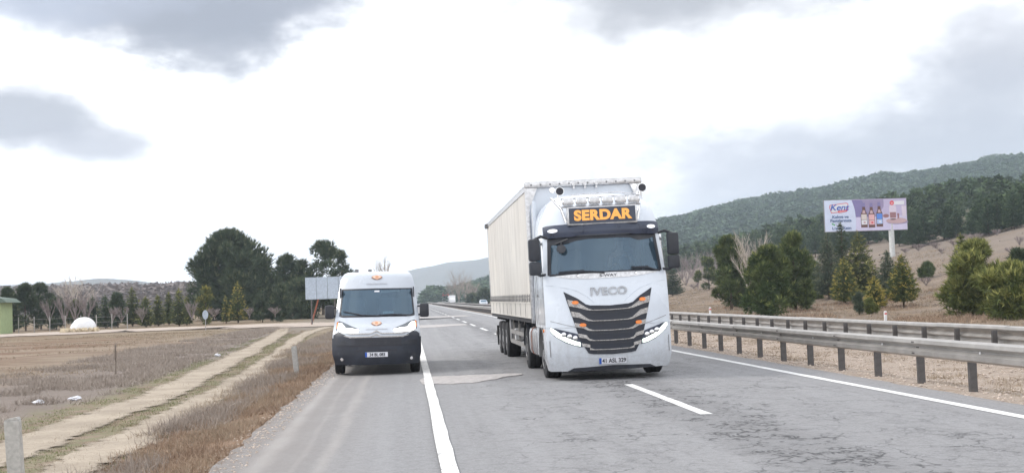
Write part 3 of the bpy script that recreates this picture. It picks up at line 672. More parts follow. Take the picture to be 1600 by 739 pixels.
for zc, up, hh, xo in rowsz:
    mb = MB()
    for s in (-1, 1):
        surf(mb, TF, [(s * (xo + .018), zc + up - .01, zc + up + .03), (s * xo, zc + up - hh + .02, zc + up + .022), (s * (xo - .14), zc + up - hh - .01, zc + up - .01), (s * .44, zc - .004, zc + .035), (s * .34, zc - .012, zc + .002)], lambda x, z: .035, .03, 5, sub=3)
    surf(mb, TF, [(-.345, zc - .011, zc + .003), (0, zc - .019, zc - .005), (.345, zc - .011, zc + .003)], .038, .03, 2, sub=5)
    mb.build('slat', M['grille_mesh'], gr, smooth=50)
for x, z in ((-.68, 1.545), (.66, 1.545), (-.555, 1.10), (.555, 1.10)):
    mb = MB(); ell(mb, TF, x, z, .065, .035, .065, .04, n=8); mb.tube([(x - .05 * (1 if x > 0 else -1), TF(x, z) - .05, z - .03), (x + .04 * (1 if x > 0 else -1), TF(x, z) - .05, z + .03)], .012, 5); mb.build('amber_lamp', M['orange'], gr, smooth=50)
# headlights
for s in (-1, 1):
    mb = MB(); surf(mb, TF, [(s * 1.175, .985, 1.075), (s * 1.10, .90, 1.06), (s * .9, .765, 1.0), (s * .7, .69, .94), (s * .585, .665, .89)], .010, .03, 8, sub=4)
    hl = mb.build('headlight', M['navy_visor'], TR, smooth=50)
    mb = MB(); surf(mb, TF, [(s * 1.17, 1.0, 1.065), (s * 1.13, .95, 1.055), (s * 1.06, .885, 1.0), (s * .9, .785, .875), (s * .72, .71, .79), (s * .62, .69, .76)], .028, .02, 3, sub=4); mb.build('running_light', M['led'], hl, smooth=50)
    for x, z in ((.93, .925), (.82, .885), (.715, .85)):
        mb = MB(); mb.lathe([(.0, .052), (-.03, .05), (-.045, .03)], (s * x, TF(x, z) - .005, z), 'Y', 12); mb.build('projector_lens', M['chrome'], hl, smooth=40)
# number plate
mb = MB(); surf(mb, TF, [(-.27, .315, .435), (.27, .315, .435)], .03, .015, 3, sub=4, m=0); surf(mb, TF, [(-.27, .316, .434), (-.225, .316, .434)], .033, .01, 3, m=1)
pl = mb.build('number_plate', [M['plate'], M['blue_plate']], TR); text('plate_lettering', '41 ASL 329', .115, M['ink'], pl, TF, x=.025, z=.373, off=.034, bold=.002, sx=.88)
# name sign, lamp bar, horns
SY = .36
mb = MB(); mb.box((0, SY, 3.255), (1.42, .14, .37), bev=.03); sg = mb.build('name_sign', M['brushed_metal'], TR, smooth=30)
mb = MB(); mb.box((0, SY - .075, 3.26), (1.34, .02, .31)); mb.build('sign_face', M['navy_visor'], sg)
text('lettering', 'SERDAR', .27, M['letters'], sg, None, x=0, z=3.255, y=SY - .085, off=.004, bold=.014, sx=1.12, depth=.012, spacing=1.07)
mb = MB(); mb.tube([(-.72, SY + .02, 3.14), (-.80, SY + .06, 3.42), (-.98, SY + .2, 3.66)], .028, 8); mb.tube([(.72, SY + .02, 3.14), (.78, SY + .06, 3.42), (.80, SY + .2, 3.72)], .028, 8)
mb.tube([(-.80, SY + .04, 3.455), (.80, SY + .04, 3.455)], .024, 8); mb.tube([(-.62, SY + .22, 3.695), (-.5, SY + .22, 3.71), (.40, SY + .22, 3.725), (.55, SY + .22, 3.69), (.8, SY + .22, 3.67)], .013, 6)
mb.tube([(-.80, SY + .1, 3.62), (.80, SY + .1, 3.64)], .018, 6)
lb = mb.build('lamp_bar', M['chrome'], TR, smooth=40)
for k in range(6):
    x = -.665 + k * .266
    mb = MB(); mb.box((x, SY + .03, 3.555), (.24, .12, .145), bev=.045, m=0); mb.box((x, SY - .04, 3.555), (.19, .02, .10), bev=.008, m=1); mb.build('spot_lamp', [M['chrome'], M['brushed_metal']], lb, smooth=40)
for s in (-1, 1):
    mb = MB(); x0 = -.84 if s < 0 else .82
    prof = [(0, .008), (-.0, .085), (.02, .088), (.05, .06), (.12, .034), (.3, .022), (.42, .02), (.43, .005)]
    mb.lathe([(a, r_) for a, r_ in prof[1:]], (x0, SY - .16, 3.76), 'Y', 18); mb.lathe([(.001, .078), (.02, .06)], (x0, SY - .163, 3.76), 'Y', 18, 1)
    mb.lathe([(0, .055), (.02, .06), (.05, .04), (.25, .018)], (x0 - .13, SY - .02, 3.80), 'Y', 14); mb.tube([(x0, SY + .15, 3.64), (x0, SY + .15, 3.78)], .015, 6)
    mb.build('air_horn', [M['chrome'], M['ink']], TR, smooth=40)
# mirrors
for s in (-1, 1):
    mb = MB(); mb.box((s * 1.40, .34, 2.62), (.235, .17, .44), bev=.05); mb.box((s * 1.40, .34, 2.255), (.235, .17, .27), bev=.05)
    mb.tube([(s * 1.12, .42, 2.85), (s * 1.25, .38, 2.89), (s * 1.40, .34, 2.82)], .03, 8); mb.tube([(s * 1.16, .45, 2.13), (s * 1.3, .38, 2.11), (s * 1.40, .34, 2.16)], .026, 8)
    mi = mb.build('mirror', M['black_plastic'], TR, smooth=35)
    mb = MB(); mb.box((s * 1.40, .432, 2.62), (.19, .012, .36), bev=.004); mb.box((s * 1.40, .432, 2.255), (.19, .012, .2), bev=.004); mb.build('mirror_glass', M['chrome'], mi)
    # doors: window, gap lines, handle, corner deflector
    mb = MB(); mb.prism([(.62, 2.18), (1.55, 2.18), (1.55, 2.78), (.78, 2.80)], 'X', s * 1.215, s * 1.249); dw = mb.build('side_window', M['side_glass'], TR)
    mb = MB(); mb.prism([(.50, 2.12), (.56, 2.12), (.72, 2.84), (.66, 2.84)], 'X', s * 1.20, s * 1.238); mb.build('pillar_trim', M['chrome'], TR)
    mb = MB()
    for y0 in (.48, 1.62): mb.box((s * 1.2515, y0, 1.95), (.006, .014, 1.7))
    mb.box((s * 1.2515, 1.05, 1.14), (.006, 1.14, .014)); mb.box((s * 1.2515, 1.95, 1.9), (.006, .014, 1.6)); mb.build('door_gap', M['grey_plastic'], TR)
    mb = MB(); mb.box((s * 1.262, 1.5, 1.72), (.03, .2, .045), bev=.01); mb.build('door_handle', M['grey_plastic'], TR)
    mb = MB(); mb.prism([(2.26, 1.15), (2.62, 1.15), (2.62, 3.55), (2.26, 3.75)], 'X', s * 1.13, s * 1.19); mb.build('side_deflector', M['white_paint'], TR)
    mb = MB(); mb.lathe([(0, .03), (s * .02, .03)], (s * 1.25, .72, 1.0), 'X', 8); mb.build('side_marker', M['orange'], TR)
    # wheel arch and steps
    pts = [(1.4 + .60 * math.cos(a), .52 + .60 * math.sin(a)) for a in np.linspace(-.15, math.pi + .15, 20)]; inn = [(1.4 + .53 * math.cos(a), .52 + .53 * math.sin(a)) for a in np.linspace(math.pi + .15, -.15, 20)]
    mb = MB(); mb.grid([[(s * .86, a, b) for a, b in pts], [(s * 1.245, a, b) for a, b in pts], [(s * 1.245, a, b) for a, b in inn[::-1]], [(s * .86, a, b) for a, b in inn[::-1]]]); mb.build('wheel_arch', M['grey_plastic'], TR, smooth=40)
    mb = MB(); mb.box((s * 1.16, 2.12, .78), (.16, .26, .66), bev=.04); mb.build('arch_panel', M['white_paint'], TR, smooth=30)
# chassis, tank, wheels
mb = MB()
for s in (-1, 1): mb.box((s * .42, 3.3, .88), (.09, 6.0, .26))
mb.box((0, 1.4, .5), (1.7, .14, .14)); mb.box((0, 5.1, .52), (1.2, .3, .3), bev=.1); mb.box((0, 1.2, .95), (1.6, 1.9, .2)); mb.box((0, 5.1, 1.06), (.95, .9, .06)); mb.box((0, .45, .42), (1.6, .5, .3)); mb.box((.0, 1.5, .7), (1.0, 1.2, .5)); mb.box((0, 2.3, .72), (2.2, .03, .8))
mb.build('chassis', M['chassis'], TR)
mb = MB(); mb.prism([(-1.20 + .10 * (1 - math.cos(a)) if False else x, z) for x, z in [(-1.12, .40), (-1.19, .44), (-1.225, .52), (-1.225, .90), (-1.19, .98), (-1.12, 1.02), (-.70, 1.02), (-.66, .98), (-.66, .44), (-.70, .40)]], 'Y', 2.5, 4.2); tk = mb.build('fuel_tank', M['brushed_metal'], TR, smooth=25)
for y0 in (2.68, 3.1, 3.6, 4.02): mb = MB(); mb.prism([(x * 1.008, (z - .71) * 1.03 + .71) for x, z in [(-1.12, .40), (-1.19, .44), (-1.225, .52), (-1.225, .90), (-1.19, .98), (-1.12, 1.02), (-.70, 1.02), (-.66, .98), (-.66, .44), (-.70, .40)]], 'Y', y0, y0 + .06); mb.build('tank_strap', M['rust'] if y0 == 3.6 else M['chrome'], tk, smooth=25)
mb = MB(); mb.box((.95, 3.3, .7), (.5, 1.6, .6), bev=.05); mb.build('battery_box', M['grey_plastic'], TR)
for s in (-1, 1):
    wheel(TR, (s * 1.045, 1.4, .50), .50, .33, s, .29)
    wheel(TR, (s * 1.06, 5.1, .50), .50, .29, s, .29, dual=True)
    pts = [(5.1 + .60 * math.cos(a), .5 + .60 * math.sin(a)) for a in np.linspace(.1, math.pi - .1, 16)]
    mb = MB(); mb.grid([[(s * .60, a, b) for a, b in pts], [(s * 1.22, a, b) for a, b in pts]]); mb.grid([[(s * .60, a, b - .02) for a, b in pts], [(s * 1.22, a, b - .02) for a, b in pts]]); mb.build('mudguard', M['black_plastic'], TR, smooth=40)
    for y0 in (11.2, 12.5, 13.8): wheel(TR, (s * 1.03, y0, .50), .50, .38, s, .29, dish=.02)
# trailer
T0, T1 = 2.75, 16.35
mb = MB()
for s in (-1, 1): mb.box((s * .45, 10.2, .95), (.12, 12.0, .34)); mb.box((s * 1.22, (T0 + T1) / 2, 1.17), (.07, T1 - T0, .10))
mb.box((0, (T0 + T1) / 2, 1.17), (2.4, T1 - T0, .06))
for y0 in (11.2, 12.5, 13.8): mb.tube([(-.9, y0, .5), (.9, y0, .5)], .07, 8)
for y0 in np.arange(3.5, 16, .8): mb.box((0, y0, 1.08), (2.3, .06, .1))
mb.build('trailer_frame', M['chassis'], TR)
mb = MB()
for s in (-1, 1):
    rows = []
    for z in np.linspace(1.58, 4.03, 14):
        rows.append([(s * (1.262 + .004 * math.sin(y * 4.1 + z * .6) * (1 if z < 3.9 else .3) + .003 * math.sin(y * 13 + z)), y, z) for y in np.linspace(T0 + .06, T1 - .04, 150)])
    mb.grid(rows)
mb.build('side_curtain', M['curtain'], TR, smooth=60)
mb = MB(); mb.box((0, T0 + .03, 2.63), (2.44, .05, 2.96)); mb.build('headboard', M['white_paint'], TR)
mb = MB(); mb.box((0, (T0 + T1) / 2, 4.085), (2.46, T1 - T0, .02)); mb.build('roof_sheet', M['curtain'], TR)
mb = MB()
for s in (-1, 1):
    mb.box((s * 1.245, T0, 2.62), (.09, .11, 3.0), bev=.02); mb.box((s * 1.245, T1, 2.6), (.08, .1, 2.8), bev=.02); mb.box((s * 1.262, (T0 + T1) / 2, 4.055), (.035, T1 - T0 - .1, .10))
    for y in np.arange(T0 + .2, T1, .28): mb.box((s * 1.262, y, 4.118), (.05, .10, .03))
mb.box((0, T0 - .02, 4.13), (2.60, .12, .14), bev=.035)
for s in (-1, 1): mb.prism([(s * 1.29, 3.62), (s * 1.29, 4.06), (s * 1.02, 4.06), (s * 1.17, 3.7)], 'Y', T0 - .06, T0 - .02)
mb.box((0, T1 + .02, 2.6), (2.4, .05, 2.7))
fr = mb.build('roof_frame', M['brushed_metal'], TR, smooth=30)
mb = MB()
for k in range(12): mb.lathe([(0, .022), (-.012, .016)], (-1.15 + k * .208, T0 - .08, 4.125), 'Y', 8)
mb.build('rivets', M['grey_plastic'], fr)
for k, x in enumerate((-.22, .03, .28)): mb = MB(); mb.lathe([(0, .05), (-.03, .04)], (x, T0 - .09, 4.10), 'Y', 12, 0); mb.box((x, T0 - .08, 4.03), (.04, .03, .06), 0); mb.build('lamp_bracket', M['brushed_metal'], fr, smooth=40)
mb = MB(); mb.box((-1.31, T1 - .4, 4.02), (.14, .12, .16), bev=.03); mb.build('camera_pod', M['grey_plastic'], TR)
for s in (-1, 1):
    mb = MB(); mb.box((s * 1.265, (T0 + T1) / 2, 1.40), (.03, T1 - T0 - .12, .32)); mb.box((s * 1.27, (T0 + T1) / 2, 1.565), (.045, T1 - T0 - .1, .03)); mb.box((s * 1.27, (T0 + T1) / 2, 1.235), (.045, T1 - T0 - .1, .03)); sb = mb.build('side_board', M['curtain'], TR)
    mb = MB()
    for y in np.arange(T0 + 1.4, T1, 1.35): mb.box((s * 1.284, y, 1.40), (.006, .03, .30))
    mb.build('board_seam', M['grey_plastic'], sb)
    mb = MB()
    for y in np.arange(T0 + .3, T1, .42): mb.box((s * 1.283, y, 1.66), (.012, .045, .20)); mb.box((s * 1.292, y, 1.63), (.02, .06, .06))
    mb.box((s * 1.279, (T0 + T1) / 2, 1.72), (.01, T1 - T0 - .2, .012)); mb.build('curtain_buckles', M['grey_plastic'], TR)
    mb = MB(); mb.box((s * 1.16, 7.9, .78), (.05, 4.2, .10)); mb.box((s * 1.16, 7.9, .52), (.05, 4.2, .10))
    for y in (6.2, 7.9, 9.6): mb.box((s * 1.12, y, .8), (.05, .07, .7))
    mb.build('side_guard', M['galv'], TR)
    mb = MB(); mb.box((s * .95, 10.35, .78), (.42, .55, .62), bev=.03); mb.build('tool_box', M['grey_plastic'], TR, smooth=30)
    mb = MB(); mb.box((s * .85, 6.1, .75), (.12, .14, .9)); mb.box((s * .85, 6.1, .28), (.28, .3, .03)); mb.build('landing_leg', M['chassis'], TR)
    mb = MB(); mb.box((s * 1.03, 14.55, .55), (.42, .02, .6)); mb.build('mud_flap', M['rubber'], TR)
mb = MB(); mb.lathe([(0, .10), (.3, .10)], (-.95, 9.55, .62), 'Y', 14); mb.build('air_tank', M['white_plain'], TR, smooth=40)
mb = MB(); mb.box((-1.0, 9.0, .72), (.3, .25, .3), bev=.02); mb.build('document_box', M['white_plain'], TR)
mb = MB(); mb.box((0, T1 + .05, .55), (2.3, .08, .14)); mb.build('rear_bar', M['galv'], TR)
mb = MB()
for k in range(3): mb.tube([(-.3 + .12 * k, 2.3, 1.6), (-.35 + .14 * k, 2.5, 1.3), (-.3 + .12 * k, 2.76, 1.6)], .018, 6)
mb.build('air_hoses', M['rubber'], TR)

# driver behind the glass, one skinned body
def driver():
    J = [(.0, 0, 0), (0, -.02, .28), (0, -.03, .50), (0, -.06, .60), (0, -.08, .70), (0, -.09, .80),
         (.19, -.03, .48), (.25, -.18, .24), (.14, -.42, .30), (-.19, -.03, .48), (-.25, -.18, .24), (-.14, -.42, .30),
         (.11, -.25, -.02), (.13, -.5, -.02), (-.11, -.25, -.02), (-.13, -.5, -.02)]
    rad = [.15, .16, .13, .055, .085, .085, .07, .05, .035, .07, .05, .035, .09, .06, .09, .06]
    E = [(0, 1), (1, 2), (2, 3), (3, 4), (4, 5), (2, 6), (6, 7), (7, 8), (2, 9), (9, 10), (10, 11), (0, 12), (12, 13), (0, 14), (14, 15)]
    me = bpy.data.meshes.new('person'); me.from_pydata(J, E, []); me.materials.append(M['skin'])
    o = bpy.data.objects.new('person', me); C.objects.link(o)
    bm = bmesh.new(); bm.from_mesh(me); L = bm.verts.layers.skin.verify()
    for v, r_ in zip(bm.verts, rad): v[L].radius = (r_, r_ * .85)
    bm.verts.ensure_lookup_table(); bm.verts[0][L].use_root = True; bm.to_mesh(me); bm.free()
    o.modifiers.new('skin', 'SKIN').use_smooth_shade = True; o.modifiers.new('sub', 'SUBSURF').render_levels = 1
    return o
dv = driver(); dv.location = (3.86 + .50, 24.35 + 1.22, 1.98)
tag(dv, 'lorry driver seated behind the windscreen in dark clothes, hands forward on the wheel', 'person')
mb = MB(); mb.lathe([(.0, .175), (.14, .19), (.30, .185), (.44, .16), (.52, .07)], (0, -.02, 0), 'Z', 20); mb.build('shirt', M['shirt'], dv, smooth=60)
mb = MB(); mb.lathe([(.80, .10), (.86, .095), (.91, .06), (.925, .01)], (0, -.075, 0), 'Z', 16); mb.build('hair', M['hair'], dv, smooth=60)
mb = MB(); cc = Vector((.55, .78, 2.28)); mb.tube([cc + Vector((.2 * math.cos(a), .08 * math.sin(a), .18 * math.sin(a))) for a in np.linspace(0, 2 * math.pi, 25)], .014, 6, cap=False); mb.build('steering_wheel', M['black_plastic'], TR, smooth=60)

# ------------------------------------------------------------------ van
van = thing('panel_van', 'white high-roof van with lit headlamps and black bumper on the hard shoulder', 'van', (-.80, 29.0, 0)); van.rotation_euler = (0, R(.7), 0)
VZ, VY = [.22, .4, .7, .92, 1.0, 1.12, 1.24, 1.34, 2.0, 2.2, 2.32, 2.38, 2.42, 2.44], [.08, 0, 0, .04, .12, .32, .62, .86, 1.36, 1.48, 1.58, 1.70, 1.95, 2.5]
UZ, UW = [.22, .5, .9, 1.3, 1.6, 2.0, 2.2, 2.32, 2.38, 2.42, 2.44], [.95, 1.02, 1.02, .99, .965, .92, .885, .845, .80, .73, .62]
def VF(x, z):
    hw = interp(z, UZ, UW); k = .30 - .09 * sstep(.9, 1.4, z); return interp(z, VZ, VY) + k * min(1.2, abs(x) / hw) ** 3 + .05 * (x / hw) ** 2
VHW = lambda z: interp(z, UZ, UW)
vs_ = [0, .15, .3, .45, .6, .7, .8, .86, .905, .94, .965, .985, 1]; vxs = [-v for v in vs_[::-1]] + vs_[1:]
vz = [.86, .92, 1.0, 1.06, 1.12, 1.18, 1.24, 1.30, 1.345, 1.5, 1.65, 1.8, 1.93, 2.0, 2.07, 2.15, 2.22, 2.27, 2.32, 2.35, 2.38, 2.40, 2.42, 2.432, 2.44]
skin_body(MB(), VF, VHW, vz, vxs, 5.95, hole=lambda x, z: abs(x) < .905 and 1.345 < z < 2.0).build('body', M['van_paint'], van, smooth=32)
mb = MB(); mb.prism([(1.42, .30), (4.3, .30), (4.3, .86), (1.42, .86)], 'X', -1.0, 1.0); mb.prism([(5.15, .30), (5.93, .30), (5.93, .86), (5.15, .86)], 'X', -1.0, 1.0); mb.build('sill', M['van_paint'], van)
mb = MB(); mb.box((0, 2.15, 1.62), (1.78, .03, 1.0)); mb.box((0, 1.45, 1.28), (1.75, .9, .05)); mb.box((0, 1.12, 1.30), (1.65, .3, .12), bev=.04); mb.box((0, 1.85, 2.12), (1.2, .3, .03))
for s in (-1, 1): mb.box((s * .885, 1.78, 1.66), (.02, .74, .74))
mb.build('interior', M['seat_cloth'], van)
for x in (-.5, .2, .6): mb = MB(); mb.box((x, 1.72, 1.5), (.42, .12, .6), bev=.05); mb.box((x, 1.71, 1.87), (.24, .09, .17), bev=.03); mb.build('seat', M['seat_cloth'], van)
mb = MB(); surf(mb, VF, [(1.35, -.905 * VHW(1.35) + .004, .905 * VHW(1.35) - .004), (1.7, -.905 * VHW(1.7) + .004, .905 * VHW(1.7) - .004), (1.995, -.905 * VHW(1.995) + .004, .905 * VHW(1.995) - .004)], 0, .012, 22, rows=True, sub=6)
vw = mb.build('windscreen', M['windscreen'], van, smooth=40)
mb = MB(); q = .905
surf(mb, VF, [(-.87, 1.335, 1.40), (-.80, 1.325, 1.375), (-.4, 1.325, 1.37), (.4, 1.325, 1.37), (.80, 1.325, 1.375), (.87, 1.335, 1.40)], .006, .02, 2, sub=4)
surf(mb, VF, [(-.84, 1.975, 2.005), (0, 1.98, 2.01), (.84, 1.975, 2.005)], .006, .02, 2, sub=6)
for s in (-1, 1): surf(mb, VF, [(1.36, s * .865, s * .90), (2.0, s * .81, s * .845)], .006, .02, 2, rows=True, sub=8)
mb.build('seal', M['black_plastic'], vw)
for pts in ([(.05, 1.345), (-.35, 1.375), (-.80, 1.47)], [(.72, 1.355), (.35, 1.38), (-.10, 1.36)]):
    mb = MB(); mb.tube([(x, VF(x, z) - .035, z) for x, z in pts], [.02, .016, .01], 6); mb.build('wiper', M['black_plastic'], van)
mb = MB(); surf(mb, VF, [(-.06, 1.92, 1.955), (.06, 1.92, 1.955)], .004, .01, 2); mb.build('dome_sticker', M['plate'], vw)
mb = MB(); mb.box((.27, VF(.27, 1.42) + .06, 1.42), (.26, .01, .09), rot=Matrix.Rotation(R(-50), 3, 'X')); mb.build('dashboard_paper', simple('pale_paper', (.55, .72, .72), .8), van)
mb = MB(); surf(mb, VF, [(.10, 1.90, 1.96), (.55, 1.925, 1.96)], -.03, .01, 3, sub=4); mb.build('inner_sun_shade', M['seat_cloth'] if False else simple('shade_cloth', (.5, .5, .45), .9), van)
# bumper and grille
vb = MB(); skin_body(vb, lambda x, z: VF(x, z) - .012, lambda z: VHW(z) + .012, [.24, .30, .4, .5, .6, .7, .78, .855], vxs, .62, cap=False)
vbo = vb.build('bumper', M['charcoal_bumper'], van, smooth=32)
for s in (-1, 1):
    mb = MB(); surf(mb, VF, [(s * 1.0, .80, .93), (s * .93, .80, .985), (s * .85, .80, .99), (s * .72, .80, .93), (s * .62, .80, .86)], .016, .03, 4, sub=4); mb.build('bumper_corner', M['charcoal_bumper'], vbo, smooth=40)
    mb = MB(); surf(mb, VF, [(s * .93, .66, .80), (s * .75, .66, .80), (s * .56, .67, .72)], .022, .02, 3, sub=4); mb.build('air_intake', M['black_plastic'], vbo)
    mb = MB(); mb.lathe([(0, .055), (-.02, .05)], (s * .80, VF(.80, .37) - .015, .37), 'Y', 16, 0); mb.lathe([(-.02, .036), (-.026, .03)], (s * .80, VF(.80, .37) - .015, .37), 'Y', 16, 1); mb.build('fog_lamp', [M['black_plastic'], M['chrome']], vbo, smooth=40)
mb = MB(); surf(mb, VF, [(-.58, .66, .865), (0, .66, .865), (.58, .66, .865)], .018, .02, 6, sub=6); surf(mb, VF, [(-.48, .555, .58), (.48, .555, .58)], .018, .02, 2, sub=6); gl_ = mb.build('grille', M['ink'], van)
mb = MB()
for z in (.70, .74, .78, .82): surf(mb, VF, [(-.52, z, z + .014), (.52, z, z + .014)], .028, .014, 1, sub=6)
mb.build('slat', M['black_plastic'], gl_)
mb = MB()
for dz, w_ in ((0, .012), (-.075, .013)):
    for s in (-1, 1): surf(mb, VF, [(s * .75, .965 + dz + .015, .965 + dz + .03), (s * .6, .955 + dz - w_, .955 + dz + w_), (s * .16, .955 + dz - w_, .955 + dz + w_), (s * .10, .962 + dz - w_, .962 + dz + w_ * 1.3), (s * .0, 1.02 + dz - w_ * 1.4, 1.02 + dz + w_ * 1.4)], .022, .02, 2, sub=3)
mb.build('chrome_chevrons', M['grille_mesh'], van, smooth=40)
for s in (-1, 1):
    mb = MB(); surf(mb, VF, [(s * .40, 1.00, 1.055), (s * .50, .99, 1.10), (s * .65, .985, 1.16), (s * .78, .985, 1.22), (s * .88, 1.0, 1.25), (s * .94, 1.05, 1.22)], .012, .03, 6, sub=4); hl = mb.build('headlight', M['lamp_glass'] if False else simple('lamp_housing', (.10, .115, .13), .25), van, smooth=50)
    mb = MB(); surf(mb, VF, [(s * .405, 1.0, 1.05), (s * .55, .99, 1.075), (s * .72, .99, 1.09), (s * .76, .99, 1.14), (s * .82, 1.0, 1.20), (s * .90, 1.03, 1.20)], .035, .03, 4, sub=4); mb.build('lit_lamp', M['beam'], hl, smooth=50)
    mb = MB(); surf(mb, VF, [(s * .895, 1.07, 1.23), (s * .935, 1.08, 1.22)], .03, .03, 3); mb.build('indicator', M['orange'], hl)
    mb = MB(); mb.box((s * 1.13, 1.18, 1.46), (.22, .13, .33), bev=.05); mb.tube([(s * .97, 1.25, 1.56), (s * 1.08, 1.2, 1.56)], .022, 6); mb.tube([(s * .99, 1.25, 1.36), (s * 1.08, 1.2, 1.36)], .022, 6); mi = mb.build('mirror', M['black_plastic'], van, smooth=35)
    mb = MB(); mb.box((s * 1.13, 1.25, 1.46), (.18, .01, .27), bev=.003); mb.build('mirror_glass', M['chrome'], mi)
    mb = MB(); mb.grid([[(s * (VHW(z) + .004), a + (b - a) * k / 4, z) for k in range(5)] for z, a, b in ((1.40, 1.50, 2.35), (1.6, 1.60, 2.35), (1.8, 1.74, 2.35), (1.95, 1.86, 2.35))]); mb.build('side_window', M['side_glass'], van)
    mb = MB()
    for y0 in (1.42, 2.45): mb.box((s * (VHW(1.1) + .002), y0, 1.1), (.006, .014, .5))
    mb.build('door_gap', M['grey_plastic'], van)
    wheel(van, (s * .885, .98, .34), .34, .225, s, .21); wheel(van, (s * .885, 4.72, .34), .34, .225, s, .21)
mb = MB(); mb.box((0, 3, .45), (1.5, 5.4, .2)); mb.box((0, .98, .6), (1.5, .9, .5)); mb.tube([(-.8, .98, .34), (.8, .98, .34)], .05, 8); mb.tube([(-.8, 4.72, .34), (.8, 4.72, .34)], .05, 8); mb.build('underbody', M['chassis'], van)
mb = MB(); surf(mb, VF, [(-.26, .42, .53), (.26, .42, .53)], .045, .015, 3, sub=4); surf(mb, VF, [(-.26, .421, .529), (-.215, .421, .529)], .048, .01, 3, m=1)
pl = mb.build('number_plate', [M['plate'], M['blue_plate']], van); text('plate_lettering', '34 BL 083', .10, M['ink'], pl, VF, x=.02, z=.472, off=.049, bold=.002, sx=.88)
M['emblem_tan'] = simple('emblem_tan', (.55, .27, .15), .5); M['emblem_brown'] = simple('emblem_brown', (.20, .13, .11), .5); M['emblem_pale'] = simple('emblem_pale', (.75, .5, .38), .5)
def emblem(cz, k, name='emblem'):
    mb = MB(); ell(mb, VF, 0, cz, .125 * k, .055 * k, .012, .012, 0); ell(mb, VF, 0, cz + .008, .10 * k, .04 * k, .016, .01, 2); ell(mb, VF, 0, cz + .012, .042 * k, .026 * k, .02, .01, 0)
    for s in (-1, 1): surf(mb, VF, [(s * .02, cz - .05 * k, cz - .035 * k), (s * .06 * k, cz - .045 * k, cz - .02 * k), (s * .10 * k, cz - .025 * k, cz - .0 * k), (s * .135 * k, cz - .0 * k, cz + .01 * k)], .02, .01, 2, 1, sub=2)
    e = mb.build(name, [M['emblem_tan'], M['emblem_brown'], M['emblem_pale']], van)
emblem(2.275, 1.0)
emblem(1.18, .95)
for z, x1 in ((2.12, .25), (1.055, .24)):   # the two unreadable small lines of lettering, kept as grey strokes
    mb = MB()
    xx = -x1
    rr = random.Random(3)
    while xx < x1:
        ww = rr.uniform(.012, .022); surf(mb, VF, [(xx, z - .012, z + .012), (xx + ww, z - .012, z + .012)], .012, .008, 1); xx += ww + .008
    mb.build('blurred_lettering', M['grey_ink'], van)
for x, y in ((-.52, 2.5), (-.20, 2.7)): mb = MB(); mb.box((x, y, 2.47), (.09, .16, .07), bev=.02); mb.build('roof_marker', M['grey_plastic'], van)
# ------------------------------------------------------------------ plants
def tufts(P, D, n, length, width, spread, up=0.0, tipf=None):
    """n narrow leaf triangles fanned round direction D at every point P -> V, F, tint"""
    N = len(P); P = np.repeat(P, n, 0); D = np.repeat(D, n, 0)
    d = D + rng.normal(0, spread, (N * n, 3)); d[:, 2] += up; d /= np.linalg.norm(d, axis=1, keepdims=True) + 1e-9
    s = np.cross(d, rng.normal(0, 1, (N * n, 3))); s /= np.linalg.norm(s, axis=1, keepdims=True) + 1e-9
    L = length * rng.uniform(.6, 1.3, (N * n, 1)); W = width * rng.uniform(.6, 1.3, (N * n, 1))
    a = P - s * W / 2; b = P + s * W / 2; c = P + d * L
    V_ = np.stack([a, b, c], 1).reshape(-1, 3); F_ = np.arange(len(V_)).reshape(-1, 3)
    t = np.repeat(tipf, n) if tipf is not None else np.zeros(N * n)
    return V_, F_, t
def trunk_mb(h, r, lean=0.0, n=7):
    mb = MB(); pts = [(lean * k / 5 + .03 * h * math.sin(k * 1.7) * .3, .02 * h * math.cos(k * 2.1) * .5, h * k / 5 - .15) for k in range(6)]
    mb.tube(pts, [r * (1 - .15 * k) for k in range(6)], n); return mb
def bushy_crown(h, w, lobes=22, z0=.08, leaf=.28, seed=1, per=150, tip=.35, shape=1.0, gap=0.0):
    """pine crown: rounded tufted lobes on an uneven outline"""
    g = np.random.default_rng(seed); Ps, Ds, Ts = [], [], []
    for i in range(lobes):
        t = g.uniform(0, 1) ** .9; zc = h * (z0 + (1 - z0) * t)
        prof = math.sin(math.pi * min(1, (.28 + .72 * t) ** shape)) ** .7 if t > 0 else .5
        prof = max(.16, prof)
        a = g.uniform(0, 2 * math.pi); rr = w / 2 * prof * g.uniform(.2 + gap, 1.08)
        c = np.array([rr * math.cos(a), rr * math.sin(a), zc]); lr = w * g.uniform(.09, .19) * (.65 + .5 * prof)
        lr_v = lr * g.uniform(.55, 1.25)
        c[2] = min(c[2], h - lr_v * .8)
        k = per; d = g.normal(0, 1, (k, 3)); d[:, 2] += .25; d /= np.linalg.norm(d, axis=1, keepdims=True)
        rad = g.uniform(.35, 1.0, (k, 1)) ** .5
        p = c + d * rad * np.array([lr, lr, lr_v]); p += g.normal(0, leaf * .25, p.shape); p[:, 2] = np.maximum(p[:, 2], .12 * g.uniform(0, 1, k) + .05)
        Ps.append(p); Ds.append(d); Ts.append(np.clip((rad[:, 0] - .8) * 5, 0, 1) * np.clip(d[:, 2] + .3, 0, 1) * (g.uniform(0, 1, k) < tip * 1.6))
    return tufts(np.vstack(Ps), np.vstack(Ds), 5, leaf * 1.25, leaf * .24, .42, .45, np.concatenate(Ts))
